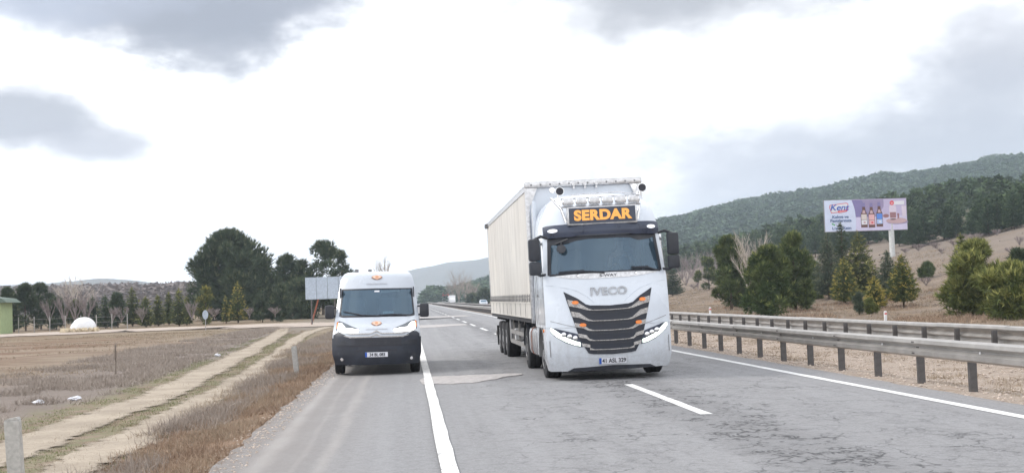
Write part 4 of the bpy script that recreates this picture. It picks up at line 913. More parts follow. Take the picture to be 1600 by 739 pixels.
def spruce_crown(h, w, seed=1, leaf=.26, tip=.4, z0=.08, levels=26, gold_top=0.0):
    g = np.random.default_rng(seed); Ps, Ds, Ts = [], [], []
    for i in range(levels):
        t = (i + g.uniform(-.3, .3)) / levels; t = min(.985, max(0, t)); z = h * (z0 + (1 - z0) * t)
        Rr = w / 2 * ((1 - t) ** .85) * (1 if t > .08 else .8) + .03 * w
        nb = max(4, int(10 * (1 - t) + 4)); a0 = g.uniform(0, 6.28)
        for b in range(nb):
            a = a0 + b * 2 * math.pi / nb + g.uniform(-.25, .25); L = Rr * g.uniform(.62, 1.15); m = max(2, int(L / (leaf * .42)))
            f = np.linspace(.12, 1, m); x = L * f
            zz = z + x * (-.18 + .30 * f) + g.normal(0, .02 * h / 4, m)
            side = g.normal(0, .10, m) * x
            p = np.stack([x * math.cos(a) - side * math.sin(a), x * math.sin(a) + side * math.cos(a), np.maximum(zz, .05)], 1)
            Ps.append(p); Ds.append(np.tile([math.cos(a), math.sin(a), .15], (m, 1)))
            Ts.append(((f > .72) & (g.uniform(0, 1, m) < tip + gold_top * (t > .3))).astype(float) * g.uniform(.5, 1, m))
    p = np.array([[0, 0, h * (.93 + .07 * k / 3)] for k in range(4)]); Ps.append(p); Ds.append(np.tile([0, 0, 1.], (4, 1))); Ts.append(np.full(4, .4))
    return tufts(np.vstack(Ps), np.vstack(Ds), 6, leaf, leaf * .24, .55, .05, np.concatenate(Ts))
def tree(name, label, cat, base, h, w, kind, mt, seed, group=None, **kw):
    r = thing(name, label, cat, base, group)
    V_, F_, t_ = (spruce_crown if kind == 'spruce' else bushy_crown)(h, w, seed=seed, **kw)
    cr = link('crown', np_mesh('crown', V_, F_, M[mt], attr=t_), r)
    tb = trunk_mb(h * (.93 if kind == 'spruce' else .8), max(.05, h * .022)); g = random.Random(seed)
    for k in range(14):
        a = g.uniform(0, 6.28); z = h * g.uniform(.12, .72); L = w * .38 * (1.1 - z / h)
        tb.tube([(0, 0, z), (L * .5 * math.cos(a), L * .5 * math.sin(a), z + L * .18), (L * math.cos(a), L * math.sin(a), z + L * .5)], [h * .009, h * .006, h * .003], 4, cap=False)
    tb.build('trunk', M['bark'], r, smooth=60)
    return r
def ztree(px, base_py, top_py, wpx, name, label, cat, kind, mt, seed, depth=None, **kw):
    """plant a tree where its foot stands in the photograph; size follows from its distance"""
    if depth is None: b = at(px, base_py)
    else: b = at_depth(px, base_py, depth)
    s = b.y / F_PX
    if depth is not None: top = b.z + (base_py - top_py) * s; b.z = gz(b.x, b.y); h = top - b.z
    else: h = (base_py - top_py) * s
    return tree(name, label, cat, b, h, wpx * s, kind, mt, seed, **kw)
def bare_tree(name, label, base, h, w, mt, seed, group=None, n0=5, lev=4, r0=None, cat='tree', up=.5, trunk=True):
    g = random.Random(seed); r = thing(name, label, cat, base, group); tm, cm = MB(), MB(); r0 = r0 or h * .018
    def grow(p, d, L, rad, lv):
        q = p + d * L; mid = p.lerp(q, .5) + Vector((g.uniform(-1, 1), g.uniform(-1, 1), 0)) * L * .06
        (tm if lv == 0 else cm).tube([p, mid, q], [rad, rad * .8, rad * .62], 5 if lv < 2 else 3, cap=False)
        if lv >= lev: return
        for k in range(3 if lv < lev - 1 else 3):
            st = p.lerp(q, g.uniform(.45, 1.0)) if k else q
            nd = (d + Vector((g.uniform(-1, 1), g.uniform(-1, 1), g.uniform(-.2, .7))) * .62); nd.z += .12 * up; nd.normalize()
            grow(st, nd, L * g.uniform(.62, .82), max(rad * .55, .006 + h * .0009), lv + 1)
    if trunk:
        grow(Vector((0, 0, -.1)), Vector((g.uniform(-.05, .05), g.uniform(-.05, .05), 1)).normalized(), h * .34, r0, 0)
    else:
        tm.tube([(0, 0, -.1), (0, 0, h * .06)], [r0, r0 * .6], 5)
    for k in range(n0):
        z = h * g.uniform(.03, .4) if trunk else 0; a = g.uniform(0, 6.28)
        grow(Vector((0, 0, z)), Vector((math.cos(a) * .55, math.sin(a) * .55, 1)).normalized(), h * .26, r0 * .6, 1)
    # scale to the asked box
    vs = cm.v; mx = max(v[2] for v in vs); hw = sorted(abs(v[0]) for v in vs)[int(len(vs) * .98)]
    fx, fz = (w / 2) / hw, h / mx
    for m_ in (tm, cm): m_.v = [(x * fx, y * fx, z * fz) for x, y, z in m_.v]
    tm.build('trunk', M[mt], r, normals=False); cm.build('crown', M[mt], r, normals=False)
    return r
def zbare(px, base_py, top_py, wpx, name, label, mt, seed, depth=None, **kw):
    b = at(px, base_py) if depth is None else at_depth(px, base_py, depth)
    s = b.y / F_PX; return bare_tree(name, label, b, (base_py - top_py) * s, wpx * s, mt, seed, **kw)

# --- right-hand side, in front of the hills
RT = [
 (1051, 463, 415, 34, 'spruce_tree', 'dark dull spruce half hidden behind the lorry right-hand mirror', 'spruce', 'dark_leaf', dict(tip=.1)),
 (1108, 452, 402, 36, 'pine_tree', 'small round pine, leftmost of the bushy pines beside the bare tree', 'bushy', 'pine', dict(lobes=20, tip=.3, leaf=.3)),
 (1143, 484, 371, 56, 'pine_tree', 'tall dark pine directly left of the pale bare tree', 'bushy', 'pine', dict(lobes=46, tip=.12, leaf=.3, per=130)),
 (1204, 496, 388, 66, 'pine_tree', 'broad dark pine with a low skirt directly right of the pale bare tree', 'bushy', 'pine', dict(lobes=50, tip=.22, leaf=.28, per=130)),
 (1243, 486, 364, 56, 'pine_tree', 'shaggy pine with a narrow raised top, between the broad dark pine and the grey-green spruce', 'bushy', 'pine', dict(lobes=40, tip=.3, leaf=.3, per=130, shape=1.25)),
 (1296, 468, 364, 46, 'spruce_tree', 'tall grey-green spruce under the left end of the billboard', 'spruce', 'spruce_grey', dict(tip=.2, levels=34)),
 (1319, 472, 346, 30, 'spruce_tree', 'narrow dark spruce whose tip reaches over the billboard lettering', 'spruce', 'dark_leaf', dict(tip=.15, levels=34)),
 (1321, 475, 402, 40, 'spruce_tree', 'yellow-tipped small spruce in front of the narrow dark one', 'spruce', 'spruce_gold', dict(tip=.4)),
 (1345, 470, 360, 64, 'spruce_tree', 'largest spruce, broad and yellow-green, under the middle of the billboard', 'spruce', 'spruce', dict(tip=.45, levels=34)),
 (1368, 482, 433, 32, 'spruce_tree', 'little orange-tinted spruce in front of the largest spruce', 'spruce', 'spruce_gold', dict(tip=.75, levels=18)),
 (1343, 492, 458, 16, 'juniper_bush', 'small grey upright juniper nearest the guardrail', 'bushy', 'spruce_grey', dict(lobes=10, tip=.1, leaf=.16, per=90)),
 (1359, 491, 470, 18, 'juniper_bush', 'small green bush touching the right side of the grey juniper', 'bushy', 'pine_light', dict(lobes=9, tip=.1, leaf=.16, per=90)),
 (1226, 474, 402, 54, 'pine_tree', 'pine filling the gap behind the broad dark and the shaggy pine', 'bushy', 'pine', dict(lobes=30, tip=.3, leaf=.3, z0=.02)),
 (1166, 478, 418, 40, 'pine_tree', 'low pine behind the foot of the pale bare tree', 'bushy', 'pine', dict(lobes=22, tip=.25, leaf=.3, z0=.02)),
 (1272, 468, 412, 40, 'pine_tree', 'low pine touching the left side of the tall grey-green spruce', 'bushy', 'pine', dict(lobes=22, tip=.3, leaf=.3, z0=.02)),
 (1389, 467, 392, 42, 'spruce_tree', 'grey-green spruce in front of the billboard pole', 'spruce', 'spruce_grey', dict(tip=.25, levels=28)),
 (1412, 480, 398, 44, 'spruce_tree', 'spruce with golden left side and bare short stem, right of the billboard pole', 'spruce', 'spruce_gold', dict(tip=.35, levels=28, z0=.14)),
 (1449, 433, 413, 26, 'round_bush', 'single round dark green bush alone on the bare hillside', 'bushy', 'pine', dict(lobes=16, tip=.05, leaf=.3, z0=.02)),
 (1507, 488, 366, 44, 'spruce_tree', 'pointed spruce rising behind the left shoulder of the big yellow-green pine', 'spruce', 'spruce', dict(tip=.4, levels=30)),
 (1531, 494, 380, 92, 'pine_tree', 'big bushy yellow-green pine near the right edge', 'bushy', 'pine_light', dict(lobes=60, tip=.6, leaf=.27, per=140, shape=1.1)),
 (1584, 500, 415, 86, 'pine_tree', 'low wide yellow-green pine at the right edge, in front of the big one', 'bushy', 'pine_light', dict(lobes=54, tip=.55, leaf=.25, per=140, shape=1.1)),
 (1594, 470, 394, 50, 'pine_tree', 'dull dark pine at the right edge behind the two yellow-green pines', 'bushy', 'dark_leaf', dict(lobes=30, tip=.1, leaf=.3)),
]
for i, (px, by, ty, wp, nm, lb_, kind, mt, kw) in enumerate(RT):
    ztree(px, by, ty, wp * (1.2 if kind == 'spruce' else 1.0), nm, lb_, 'bush' if 'bush' in nm else 'tree', kind, mt, 20 + i, **kw)
zbare(1177, 486, 352, 66, 'bare_tree', 'pale leafless tree with steep branches between two dark pines', 'pale_twigs', 5, None, n0=9)
zbare(1091, 452, 406, 30, 'bare_tree', 'small leafless tree on the slope just right of the lorry mirror', 'purple_twigs', 8, None, n0=6)
for i, (px, by, ty, wp) in enumerate([(1066, 436, 398, 34), (1080, 432, 392, 40), (1100, 430, 390, 40), (1122, 428, 388, 38), (1138, 424, 384, 36), (1072, 447, 420, 26), (1160, 420, 384, 34)]):
    zbare(px, by, ty, wp, 'bare_thicket', 'leafless grey-brown thicket on the slope behind the pines right of the lorry', 'purple_twigs', 30 + i, None, n0=8, lev=3, trunk=False, group='leafless thicket behind the pines', cat='bush')
for i, (px, by, ty, wp) in enumerate([(1084, 451, 443, 16), (1312, 405, 396, 18), (1435, 392, 380, 22), (1462, 388, 378, 20), (1490, 384, 374, 18), (1523, 377, 362, 24), (1558, 368, 357, 16), (1392, 402, 392, 20), (1415, 396, 388, 16), (1593, 384, 368, 20), (1447, 447, 432, 20), (1472, 398, 388, 12), (1580, 398, 386, 18)]):
    zbare(px, by, ty, wp, 'dry_shrub', 'low grey leafless shrub on the bare brown slope', 'purple_twigs', 60 + i, None, n0=14, lev=3, trunk=False, group='grey shrubs on the bare slope', cat='bush')

# --- left-hand side behind the side road
def D_(px, by, ty, wp, nm, lb_, kind, mt, dep, seed, **kw): ztree(px, by, ty, wp, nm, lb_, 'tree', kind, mt, seed, depth=dep, **kw)
D_(358, 498, 369, 132, 'broad_conifer', 'huge rounded dark evergreen, largest tree left of the van', 'bushy', 'dark_leaf', 158, 101, lobes=90, leaf=.55, per=150, tip=.25, z0=.04, shape=.8)
D_(408, 497, 405, 60, 'broad_conifer', 'dark evergreen leaning against the right side of the huge rounded one', 'bushy', 'dark_leaf', 162, 102, lobes=34, leaf=.5, per=110, tip=.15, z0=.04)
D_(322, 498, 452, 30, 'young_tree', 'yellow-topped young tree behind the small round road sign', 'bushy', 'spruce_gold', 140, 103, lobes=14, leaf=.3, per=70, tip=.8)
D_(372, 497, 443, 30, 'spruce_tree', 'bright green pointed spruce in front of the huge dark evergreen', 'spruce', 'spruce_gold', 142, 104, tip=.5, levels=18, leaf=.3)
D_(353, 497, 464, 14, 'spruce_tree', 'tiny green spruce just left of the bright pointed one', 'spruce', 'spruce_gold', 142, 105, tip=.4, levels=12, leaf=.25)
D_(438, 496, 450, 34, 'pine_tree', 'dark bushy pine below the airy pines, left of the sign board', 'bushy', 'dark_leaf', 140, 106, lobes=22, leaf=.35, per=90)
D_(410, 496, 462, 22, 'pine_tree', 'small dark bush-like pine at the foot of the huge evergreen, right side', 'bushy', 'dark_leaf', 140, 107, lobes=14, leaf=.3, per=80)
D_(446, 492, 402, 46, 'pine_tree', 'airy pine with sky showing through, left of the tall one', 'bushy', 'dark_leaf', 168, 108, lobes=20, leaf=.5, per=55, z0=.25, gap=.15)
D_(505, 492, 382, 66, 'pine_tree', 'tallest airy pine rising behind the blank sign board', 'bushy', 'dark_leaf', 165, 109, lobes=34, leaf=.5, per=60, z0=.2, gap=.1)
D_(474, 492, 412, 40, 'pine_tree', 'airy pine standing between the tall one and the left one', 'bushy', 'dark_leaf', 166, 110, lobes=20, leaf=.5, per=55, z0=.15)
D_(536, 492, 396, 34, 'pine_tree', 'airy pine closest to the van', 'bushy', 'dark_leaf', 168, 111, lobes=16, leaf=.5, per=50, z0=.3, gap=.1)
D_(470, 494, 440, 60, 'pine_tree', 'wide dark undergrowth pine behind the blank sign board', 'bushy', 'dark_leaf', 150, 112, lobes=28, leaf=.4, per=110)
D_(520, 494, 440, 50, 'pine_tree', 'dark low pine between the sign board and the van', 'bushy', 'dark_leaf', 150, 113, lobes=22, leaf=.4, per=100)
ROW = [(12, 455, 26, 'bushy'), (40, 449, 40, 'bushy'), (64, 447, 36, 'bushy'), (22, 458, 24, 'spruce'), (88, 470, 30, 'bushy'), (145, 466, 30, 'spruce'), (165, 464, 24, 'spruce'), (184, 462, 24, 'bushy'), (207, 453, 34, 'spruce'), (228, 466, 24, 'spruce'), (247, 464, 22, 'spruce'), (264, 460, 18, 'spruce'), (280, 454, 26, 'spruce'), (292, 466, 16, 'spruce'), (118, 474, 24, 'bushy')]
RL = ['rounded dark evergreen just right of the green hut roof', 'wide dark evergreen, first of the two tallest by the green hut', 'wide dark evergreen, second of the two tallest by the green hut', 'narrow dark spruce overlapping the green hut', 'low dark bush between the hut evergreens and the white heap',
      'dim spruce directly right of the white heap', 'second spruce to the right of the white heap', 'bushy dark pine just left of the strongest spruce of the row', 'strongest and tallest spruce in the long hedge row', 'spruce just right of the tallest in the hedge row', 'smaller spruce in the middle of the right half of the hedge row', 'slender spruce of the hedge row with pointed top', 'dark spruce second from the huge evergreen', 'smallest spruce touching the huge evergreen', 'low dark bush behind the white heap']
for i, ((px, ty, wp, kd), lb_) in enumerate(zip(ROW, RL)):
    D_(px, 509 - px * .035, ty, wp, 'spruce_tree' if kd == 'spruce' else 'evergreen_bush', lb_, kd, 'dark_leaf' if i < 8 else 'spruce', 136 + (i % 3) * 4, 130 + i, leaf=.34, **(dict(levels=18, tip=.2) if kd == 'spruce' else dict(lobes=20, per=90, tip=.2)))
for i, (px, ty, wp) in enumerate([(100, 458, 34), (118, 452, 38), (135, 460, 30), (190, 478, 24), (222, 478, 20), (300, 470, 22), (176, 480, 18), (78, 466, 26), (430, 478, 20), (390, 480, 16), (335, 480, 20)]):
    zbare(px, 508 - px * .035, ty, wp, 'bare_shrub', 'leafless greyish shrub in the hedge row beyond the gravel side road', 'purple_twigs', 200 + i, 134, n0=9, lev=3, trunk=False, group='leafless shrubs in the hedge row', cat='bush')
zbare(117, 505, 424, 62, 'bare_tree', 'tall faint leafless tree rising above the hill behind the white heap', 'pale_twigs', 220, 230, n0=6)
zbare(604, 476, 394, 38, 'bare_tree', 'leafless poplar whose top shows above the van roof', 'bare_twigs', 221, 300, n0=8, lev=4)
for i, (px, ty, wp, dp) in enumerate([(717, 416, 30, 560), (728, 424, 26, 590), (707, 436, 22, 620), (740, 440, 24, 520)]):
    zbare(px, 473, ty, wp, 'bare_tree', ['tallest leafless tree by the far road, left of the lorry', 'leafless tree right beside the tallest one by the far road', 'leafless tree above the red roofed building', 'lowest leafless tree, closest to the lorry curtain'][i], 'bare_twigs', 230 + i, dp, n0=9, lev=4, r0=.22)
D_(757, 478, 456, 26, 'pine_tree', 'dark pine behind the distant white car', 'bushy', 'dark_leaf', 340, 240, lobes=18, leaf=.8, per=80)
D_(738, 476, 462, 20, 'pine_tree', 'low dark pine left of the distant white car', 'bushy', 'dark_leaf', 360, 241, lobes=14, leaf=.8, per=60)
D_(672, 470, 460, 18, 'pine_tree', 'small dark pine by the vanishing point of the road', 'bushy', 'dark_leaf', 900, 242, lobes=12, leaf=2, per=50)

# --- forests: template trees merged into one mass, the front row as single trees
def conifer_template(seed, nlev=9, nb=6, leaf=.5):
    g = np.random.default_rng(seed); Ps, Ds = [], []
    for i in range(nlev):
        t = i / nlev; z = .16 + .84 * t; Rr = .26 * (1 - t) ** .7 * g.uniform(.8, 1.15)
        for b in range(nb):
            a = g.uniform(0, 6.28); x = Rr * g.uniform(.35, 1); Ps.append([x * math.cos(a), x * math.sin(a), z + g.uniform(-.04, .04)]); Ds.append([math.cos(a), math.sin(a), .25])
    Ps.append([0, 0, .93]); Ds.append([0, 0, 1.]); return tufts(np.array(Ps), np.array(Ds), 2, .17, .15, .45, .15, None)[0]
def forest(name, pts, hs, templates, mt, label=None):
    Vs = []
    for k, tpl in enumerate(templates):
        idx = [i for i in range(len(pts)) if i % len(templates) == k]
        if not idx: continue
        p = np.array([pts[i] for i in idx]); h = np.array([hs[i] for i in idx]); a = rng.uniform(0, 6.28, len(idx)); wx = rng.uniform(.8, 1.35, len(idx))
        ca, sa = np.cos(a), np.sin(a); T = tpl[None]
        X_ = (T[..., 0] * ca[:, None] - T[..., 1] * sa[:, None]) * (h * wx)[:, None] + p[:, 0:1]; Y_ = (T[..., 0] * sa[:, None] + T[..., 1] * ca[:, None]) * (h * wx)[:, None] + p[:, 1:2]; Z_ = T[..., 2] * h[:, None] + p[:, 2:3]
        Vs.append(np.stack([X_, Y_, Z_], -1).reshape(-1, 3))
    Vv = np.vstack(Vs); Ff = np.arange(len(Vv)).reshape(-1, 3); tt = np.repeat(rng.uniform(0, 1, len(Ff) // 9 + 1) ** 2, 9)[:len(Ff)]
    o = link(name, np_mesh(name, Vv, Ff, M[mt], attr=tt)); tag(o, label, kind='stuff'); return o
TPL = [conifer_template(s) for s in range(6)]
def wood_edge(y):      # lower edge of the wood on the near hill: X as a function of Y
    return 86 + 10 * vnoise(y, 1, 60, 3) + 16 * sstep(150, 260, y) * (1 - sstep(300, 420, y)) - 10 * sstep(420, 600, y)
pts, hs = [], []
while len(pts) < 5200:
    x, y = random.uniform(78, 330), random.uniform(110, 1150)
    if x < wood_edge(y) + 4 or x / y > .72: continue
    if vnoise(x, y, 26, 12) > 1.0: continue
    if abs(x - 190) < 16 and 340 < y < 400: continue       # bare crest at the right edge
    pts.append((x, y, gz(x, y) - .3)); hs.append(random.uniform(4.2, 7.6) * (1 + .25 * vnoise(x, y, 40, 2)))
forest('pine_wood', pts, hs, TPL, 'forest')
# single trees along the lower edge of the wood
PT = []
for s in range(4):
    V_, F_, t_ = spruce_crown(1, .62, seed=300 + s, leaf=.085, tip=.2, z0=.14, levels=14); crown_me = np_mesh('crown', V_, F_, M['forest'], attr=t_)
    tm = trunk_mb(.9, .02); to = tm.build('trunk', M['bark']); PT.append((crown_me, to.data)); bpy.data.objects.remove(to)
cnt = 0
while cnt < 110:
    y = random.uniform(150, 520); x = wood_edge(y) + random.uniform(-3.5, 5)
    if x / y > .56 or x / y < .20: continue
    h = random.uniform(3.8, 6.6); r = thing('pine_tree', 'dark green pine at the lower edge of the wood on the near hill', 'tree', (x, y, gz(x, y)), 'pines along the edge of the near hill wood', random.uniform(0, 6))
    r.scale = (h * random.uniform(.9, 1.3),) * 2 + (h,); c_, t_ = PT[cnt % 4]; link('crown', c_, r); link('trunk', t_, r); cnt += 1
# far wooded ridge
pts, hs = [], []
while len(pts) < 17000:
    u, t = random.uniform(20, 1300), random.random() ** .8 * 1.02
    D = ridge_D(t); g_ = vnoise(u * D / 1950, D, 70, 4)
    if g_ > 1.1: continue
    pts.append((u * D / F_PX, D, ridge_hz(u, t) - 1.2)); hs.append(random.uniform(6, 10.5))
forest('ridge_forest', pts, hs, [t.reshape(-1, 3, 3)[::3].reshape(-1, 3) * np.array([1.5, 1.5, 1]) for t in TPL], 'far_forest')
# bare woodland on the low hill to the left
pts, hs = [], []
for _ in range(2600):
    D = random.uniform(430, 640); u = random.uniform(-900, -140); pts.append((u * D / F_PX, D, 2 + 6 * (D - 430) / 210)); hs.append(random.uniform(4, 8))
forest('bare_woodland', pts, hs, [t.reshape(-1, 3, 3)[::4].reshape(-1, 3) * np.array([1.6, 1.6, 1]) for t in TPL], 'far_brown')

# --- grass and weeds
M['straw'] = leaf_mat('straw', (.31, .245, .175), (.42, .34, .25), dark=.55); M['rust_grass'] = leaf_mat('rust_brown_grass', (.32, .225, .16), (.43, .32, .23), dark=.5); M['weed'] = leaf_mat('dead_weed_stalks', (.35, .295, .255), (.46, .395, .34), dark=.6); M['green_grass'] = leaf_mat('green_grass', (.18, .20, .08), (.28, .28, .14), dark=.6)
def blades(name, n, box, h, w, mt, mask=None, spread=.35, clump=0):
    x0, x1, y0, y1 = box; pts = []; k = 0
    while len(pts) < n and k < n * 30:
        k += 1; y = y0 + (y1 - y0) * random.random() ** 1.7; x = random.uniform(x0, x1)
        if mask and not mask(x, y): continue
        if clump:
            for _ in range(clump): pts.append((x + random.gauss(0, .09), y + random.gauss(0, .09), 0))
        else: pts.append((x, y, 0))
    P = np.array([(x, y, gz(x, y) - .02) for x, y, _ in pts]); sc = 1 + P[:, 1:2] / 30
    D = np.tile([0, 0, 1.], (len(P), 1)) + rng.normal(0, spread, (len(P), 3)); D[:, 2] = np.abs(D[:, 2]); D /= np.linalg.norm(D, axis=1, keepdims=True)
    s = np.cross(D, rng.normal(0, 1, P.shape)); s /= np.linalg.norm(s, axis=1, keepdims=True)
    L = h * rng.uniform(.35, 1.25, (len(P), 1)); W = w * sc * rng.uniform(.6, 1.3, (len(P), 1))
    mid = P + D * L * .55; tipp = mid + (D + rng.normal(0, .45, P.shape)) * L * .45
    Vv = np.stack([P - s * W / 2, P + s * W / 2, mid - s * W * .35, mid + s * W * .35, tipp], 1).reshape(-1, 3)
    b = np.arange(len(P)) * 5; Ff = np.concatenate([np.stack([b, b + 1, b + 2], 1), np.stack([b + 1, b + 3, b + 2], 1), np.stack([b + 2, b + 3, b + 4], 1)])
    tag(link(name, np_mesh(name, Vv, Ff, M[mt], attr=np.zeros(len(Ff)))), kind='stuff')
def track_x(y): return np.interp(y, [5, 22, 29, 37, 52, 68, 84, 104], [-4.7, -4.7, -4.75, -5.1, -5.9, -6.9, -7.6, -8.6])
def off_ruts(x, y):
    c = track_x(y); return not (-1.25 < x - c < -.25 or .38 < x - c < 1.05)
def m_verge(x, y): return x > track_x(y) + 1.15 and vnoise(x, y, 1.3, 3) > -.75
blades('dry_verge_grass', 90000, (-3.9, -2.12, 8, 95), .12, .007, 'rust_grass', m_verge, .6, clump=4)
blades('dead_weeds', 60000, (-4.9, -2.9, 8, 95), .20, .006, 'weed', lambda x, y: x > track_x(y) + .9 and vnoise(x, y, 1.9, 8) + .5 * vnoise(x, y, .6, 8) > .0, .7, clump=4)
blades('dead_weeds', 120000, (-12.5, -6.0, 8, 100), .19, .007, 'weed', lambda x, y: x < track_x(y) - 1.8 and vnoise(x, y, 2.3, 5) + .5 * vnoise(x, y, .7, 5) > -.1, .7, clump=5)
blades('green_grass', 45000, (-8.6, -3.3, 8, 80), .05, .008, 'green_grass', lambda x, y: (abs(x - track_x(y) + .0) < .38 or -1.9 < x - track_x(y) < -1.2 or (1.0 < x - track_x(y) < 1.3)) and vnoise(x, y, 1.2, 9) > -.35, .5, clump=3)
blades('track_edge_straw', 60000, (-9.5, -3.0, 8, 90), .06, .005, 'straw', lambda x, y: min(abs(abs(x - track_x(y) + .72) - .42), abs(abs(x - track_x(y) - .68) - .33)) < .16 + .14 * vnoise(x, y, .8, 4), .7, clump=3)
blades('verge_straw', 40000, (-5.2, -2.3, 8, 90), .15, .004, 'straw', lambda x, y: x > track_x(y) + .7 and vnoise(x, y, 1.3, 18) > .1, .7, clump=4)
blades('field_stubble', 70000, (-40, -9, 14, 100), .10, .01, 'straw', lambda x, y: vnoise(x, y, 5, 5) > .0, .6, clump=3)
blades('median_grass', 24000, (8.5, 13.4, 8, 70), .11, .005, 'straw', lambda x, y: vnoise(x, y, .8, 15) > .25 and (x > 9.0), .6, clump=4)
blades('hillside_grass', 90000, (23, 75, 40, 240), .18, .008, 'straw', lambda x, y: vnoise(x, y, 5, 21) > -.3 and x < y * .6, .6, clump=4)
blades('rusty_hillside_tufts', 22000, (23.5, 50, 45, 150), .26, .012, 'rust_grass', lambda x, y: vnoise(x, y, 6, 31) > .5 and x < y * .6, .6, clump=5)
def stones(name, n, box, r0, r1, mt, mask=None):
    tpl = []
    bm = bmesh.new(); bmesh.ops.create_icosphere(bm, subdivisions=1, radius=1); bv = np.array([v.co for v in bm.verts]); bm.verts.ensure_lookup_table(); bf = np.array([[v.index for v in f.verts] for f in bm.faces]); bm.free()
    Vs, Fs = [], []; k = 0
    for i in range(n * 6):
        y = box[2] + (box[3] - box[2]) * random.random() ** 1.6; x = random.uniform(box[0], box[1])
        if mask and not mask(x, y): continue
        r = random.uniform(r0, r1) * (1 + y / 60); v = bv * rng.uniform(.6, 1.2, bv.shape) * np.array([r, r, r * .6]) + np.array([x, y, max(gz(x, y), 0 if -2.1 < x < 8.15 else -9) + r * .15]); Vs.append(v); Fs.append(bf + k * len(bv)); k += 1
        if k >= n: break
    tag(link(name, np_mesh(name, np.vstack(Vs), np.vstack(Fs), M[mt])), kind='stuff')
M['dull_stone'] = simple('dull_stone', (.26, .22, .19), .9, var=.3, scale=3)
M['stone'] = simple('pale_stone', (.50, .42, .36), .9, var=.25, scale=3)
stones('gravel', 6500, (8.15, 13.3, 8, 60), .010, .030, 'stone')
stones('gravel', 1500, (-2.35, -1.75, 9, 50), .006, .018, 'stone')
stones('hillside_stones', 500, (24, 90, 50, 260), .03, .07, 'dull_stone', lambda x, y: x < y * .6)

# single tall dead stalk, litter, posts
def delineator(px, by, ty, wpx, label, lean=0, mt='concrete', band=False, thick=.12, group=None):
    b = at(px, by); s = b.y / F_PX; h = (by - ty) * s; ww = wpx * s
    r = thing('marker_post', label, 'post', b, group); r.rotation_euler = (0, R(lean), 0)
    mb = MB(); mb.box((0, 0, h / 2 - .1), (ww, ww * .8, h + .2), bev=ww * .12); mb.prism([(-ww / 2 + .004, h - .001), (ww / 2 - .004, h - .001), (ww / 2 - .02, h + ww * .18), (-ww / 2 + .03, h + ww * .1)], 'Y', -ww * .36, ww * .36); mb.build('shaft', M[mt], r)
    if band: mb = MB(); mb.box((0, -ww * .40, h * .80), (ww * .98, .012, h * .13)); mb.build('reflector', M['red'], r)
delineator(26, 752, 660, 22, 'weathered concrete marker post in the bottom left corner, leaning left', -3)
delineator(464, 585, 542, 8, 'slim pale concrete marker post on the rusty verge left of the van', -5)
delineator(1110, 496, 480, 3, 'thin white post with red band beyond the guardrail, nearest the lorry', 0, 'white_plain', True)
delineator(1384, 504, 486, 4, 'thin white post with red band beyond the guardrail, below the golden spruce', 0, 'white_plain', True)
b = at(181, 585); mb = MB(); r = thing('dead_stalk', 'tall dark dead weed stalk standing alone in the field', 'weed', b)
mb.tube([(0, 0, -.05), (.01, 0, .4), (.0, 0, .85)], [.014, .012, .01], 5); mb.build('stem', M['bark'], r)
V_, F_, t_ = tufts(np.array([[0, 0, .38 + .012 * k] for k in range(38)]), np.tile([0, 0, 1.], (38, 1)), 5, .13, .012, .45, .5); link('seed_head', np_mesh('seed_head', V_, F_, M['weed'], attr=t_), r)
for i, (px, py, lb_) in enumerate([(60, 632, 'crumpled white litter lying in the grey weeds at the left edge'), (118, 626, 'second scrap of white litter beside the dirt track'), (340, 557, 'small white litter scrap high up the weed strip')]):
    b = at(px, py); bm = bmesh.new(); bmesh.ops.create_icosphere(bm, subdivisions=2, radius=1)
    for v in bm.verts: v.co = Vector((v.co.x * .11, v.co.y * .08, v.co.z * .05)) * (1 + .4 * vnoise(v.co.x * 5, v.co.y * 5 + v.co.z * 3, 1, i))
    me = bpy.data.meshes.new('litter'); bm.to_mesh(me); bm.free(); me.materials.append(M['plate']); o = link('litter', me, None, b + Vector((0, 0, .05))); tag(o, lb_, 'litter')

# billboard ---------------------------------------------------------------
BY = 190.0; c0 = at_depth(1352.7, 336, BY); sc = BY / F_PX; BW, BH = 135.5 * sc, 50.2 * sc
bb = thing('billboard', 'wide billboard on a single pole showing three brown bottles', 'billboard', (c0.x, BY, gz(c0.x, BY)))
bz0 = c0.z - bb.location.z
poleX = 42.5 * sc
mb = MB(); mb.tube([(poleX, .35, -.5), (poleX, .35, bz0 + BH * .2)], .42, 16); mb.build('pole', simple('pale_pole', (.55, .56, .55), .6), bb, smooth=40)
mb = MB(); mb.box((0, .12, bz0), (BW + .16, .22, BH + .16)); 
for x in (-5, -2.5, 0, 2.5, 5): mb.box((x, .32, bz0), (.12, .18, BH * .9))
mb.build('frame', M['grey_plastic'], bb)
AD = [simple('ad_' + n, c, .7, var=.04, scale=1) for n, c in [('pale', (.60, .66, .82)), ('purple', (.22, .19, .38)), ('lilac', (.50, .44, .62)), ('table', (.60, .56, .74)), ('brown', (.13, .06, .05)), ('cream', (.62, .55, .52)), ('red', (.66, .10, .12)), ('pinkish', (.72, .42, .44)), ('blue', (.10, .24, .68)), ('skyblue', (.40, .52, .78)), ('tray', (.52, .36, .38)), ('cocoa', (.30, .15, .16)), ('glass', (.66, .58, .68)), ('white', (.72, .72, .76)), ('shadow', (.30, .25, .40)), ('green', (.15, .42, .22))]]
mb = MB(); X0, Z0 = -BW / 2, bz0 - BH / 2
def P(poly, m, lay):      # polygon in sheet units 0..135.5 x 0..50 (from the upper left corner)
    vs = [(X0 + a * sc, -.012 * lay, Z0 + BH - b_ * sc) for a, b_ in poly]; mb.add(vs, [tuple(range(len(vs)))], m)
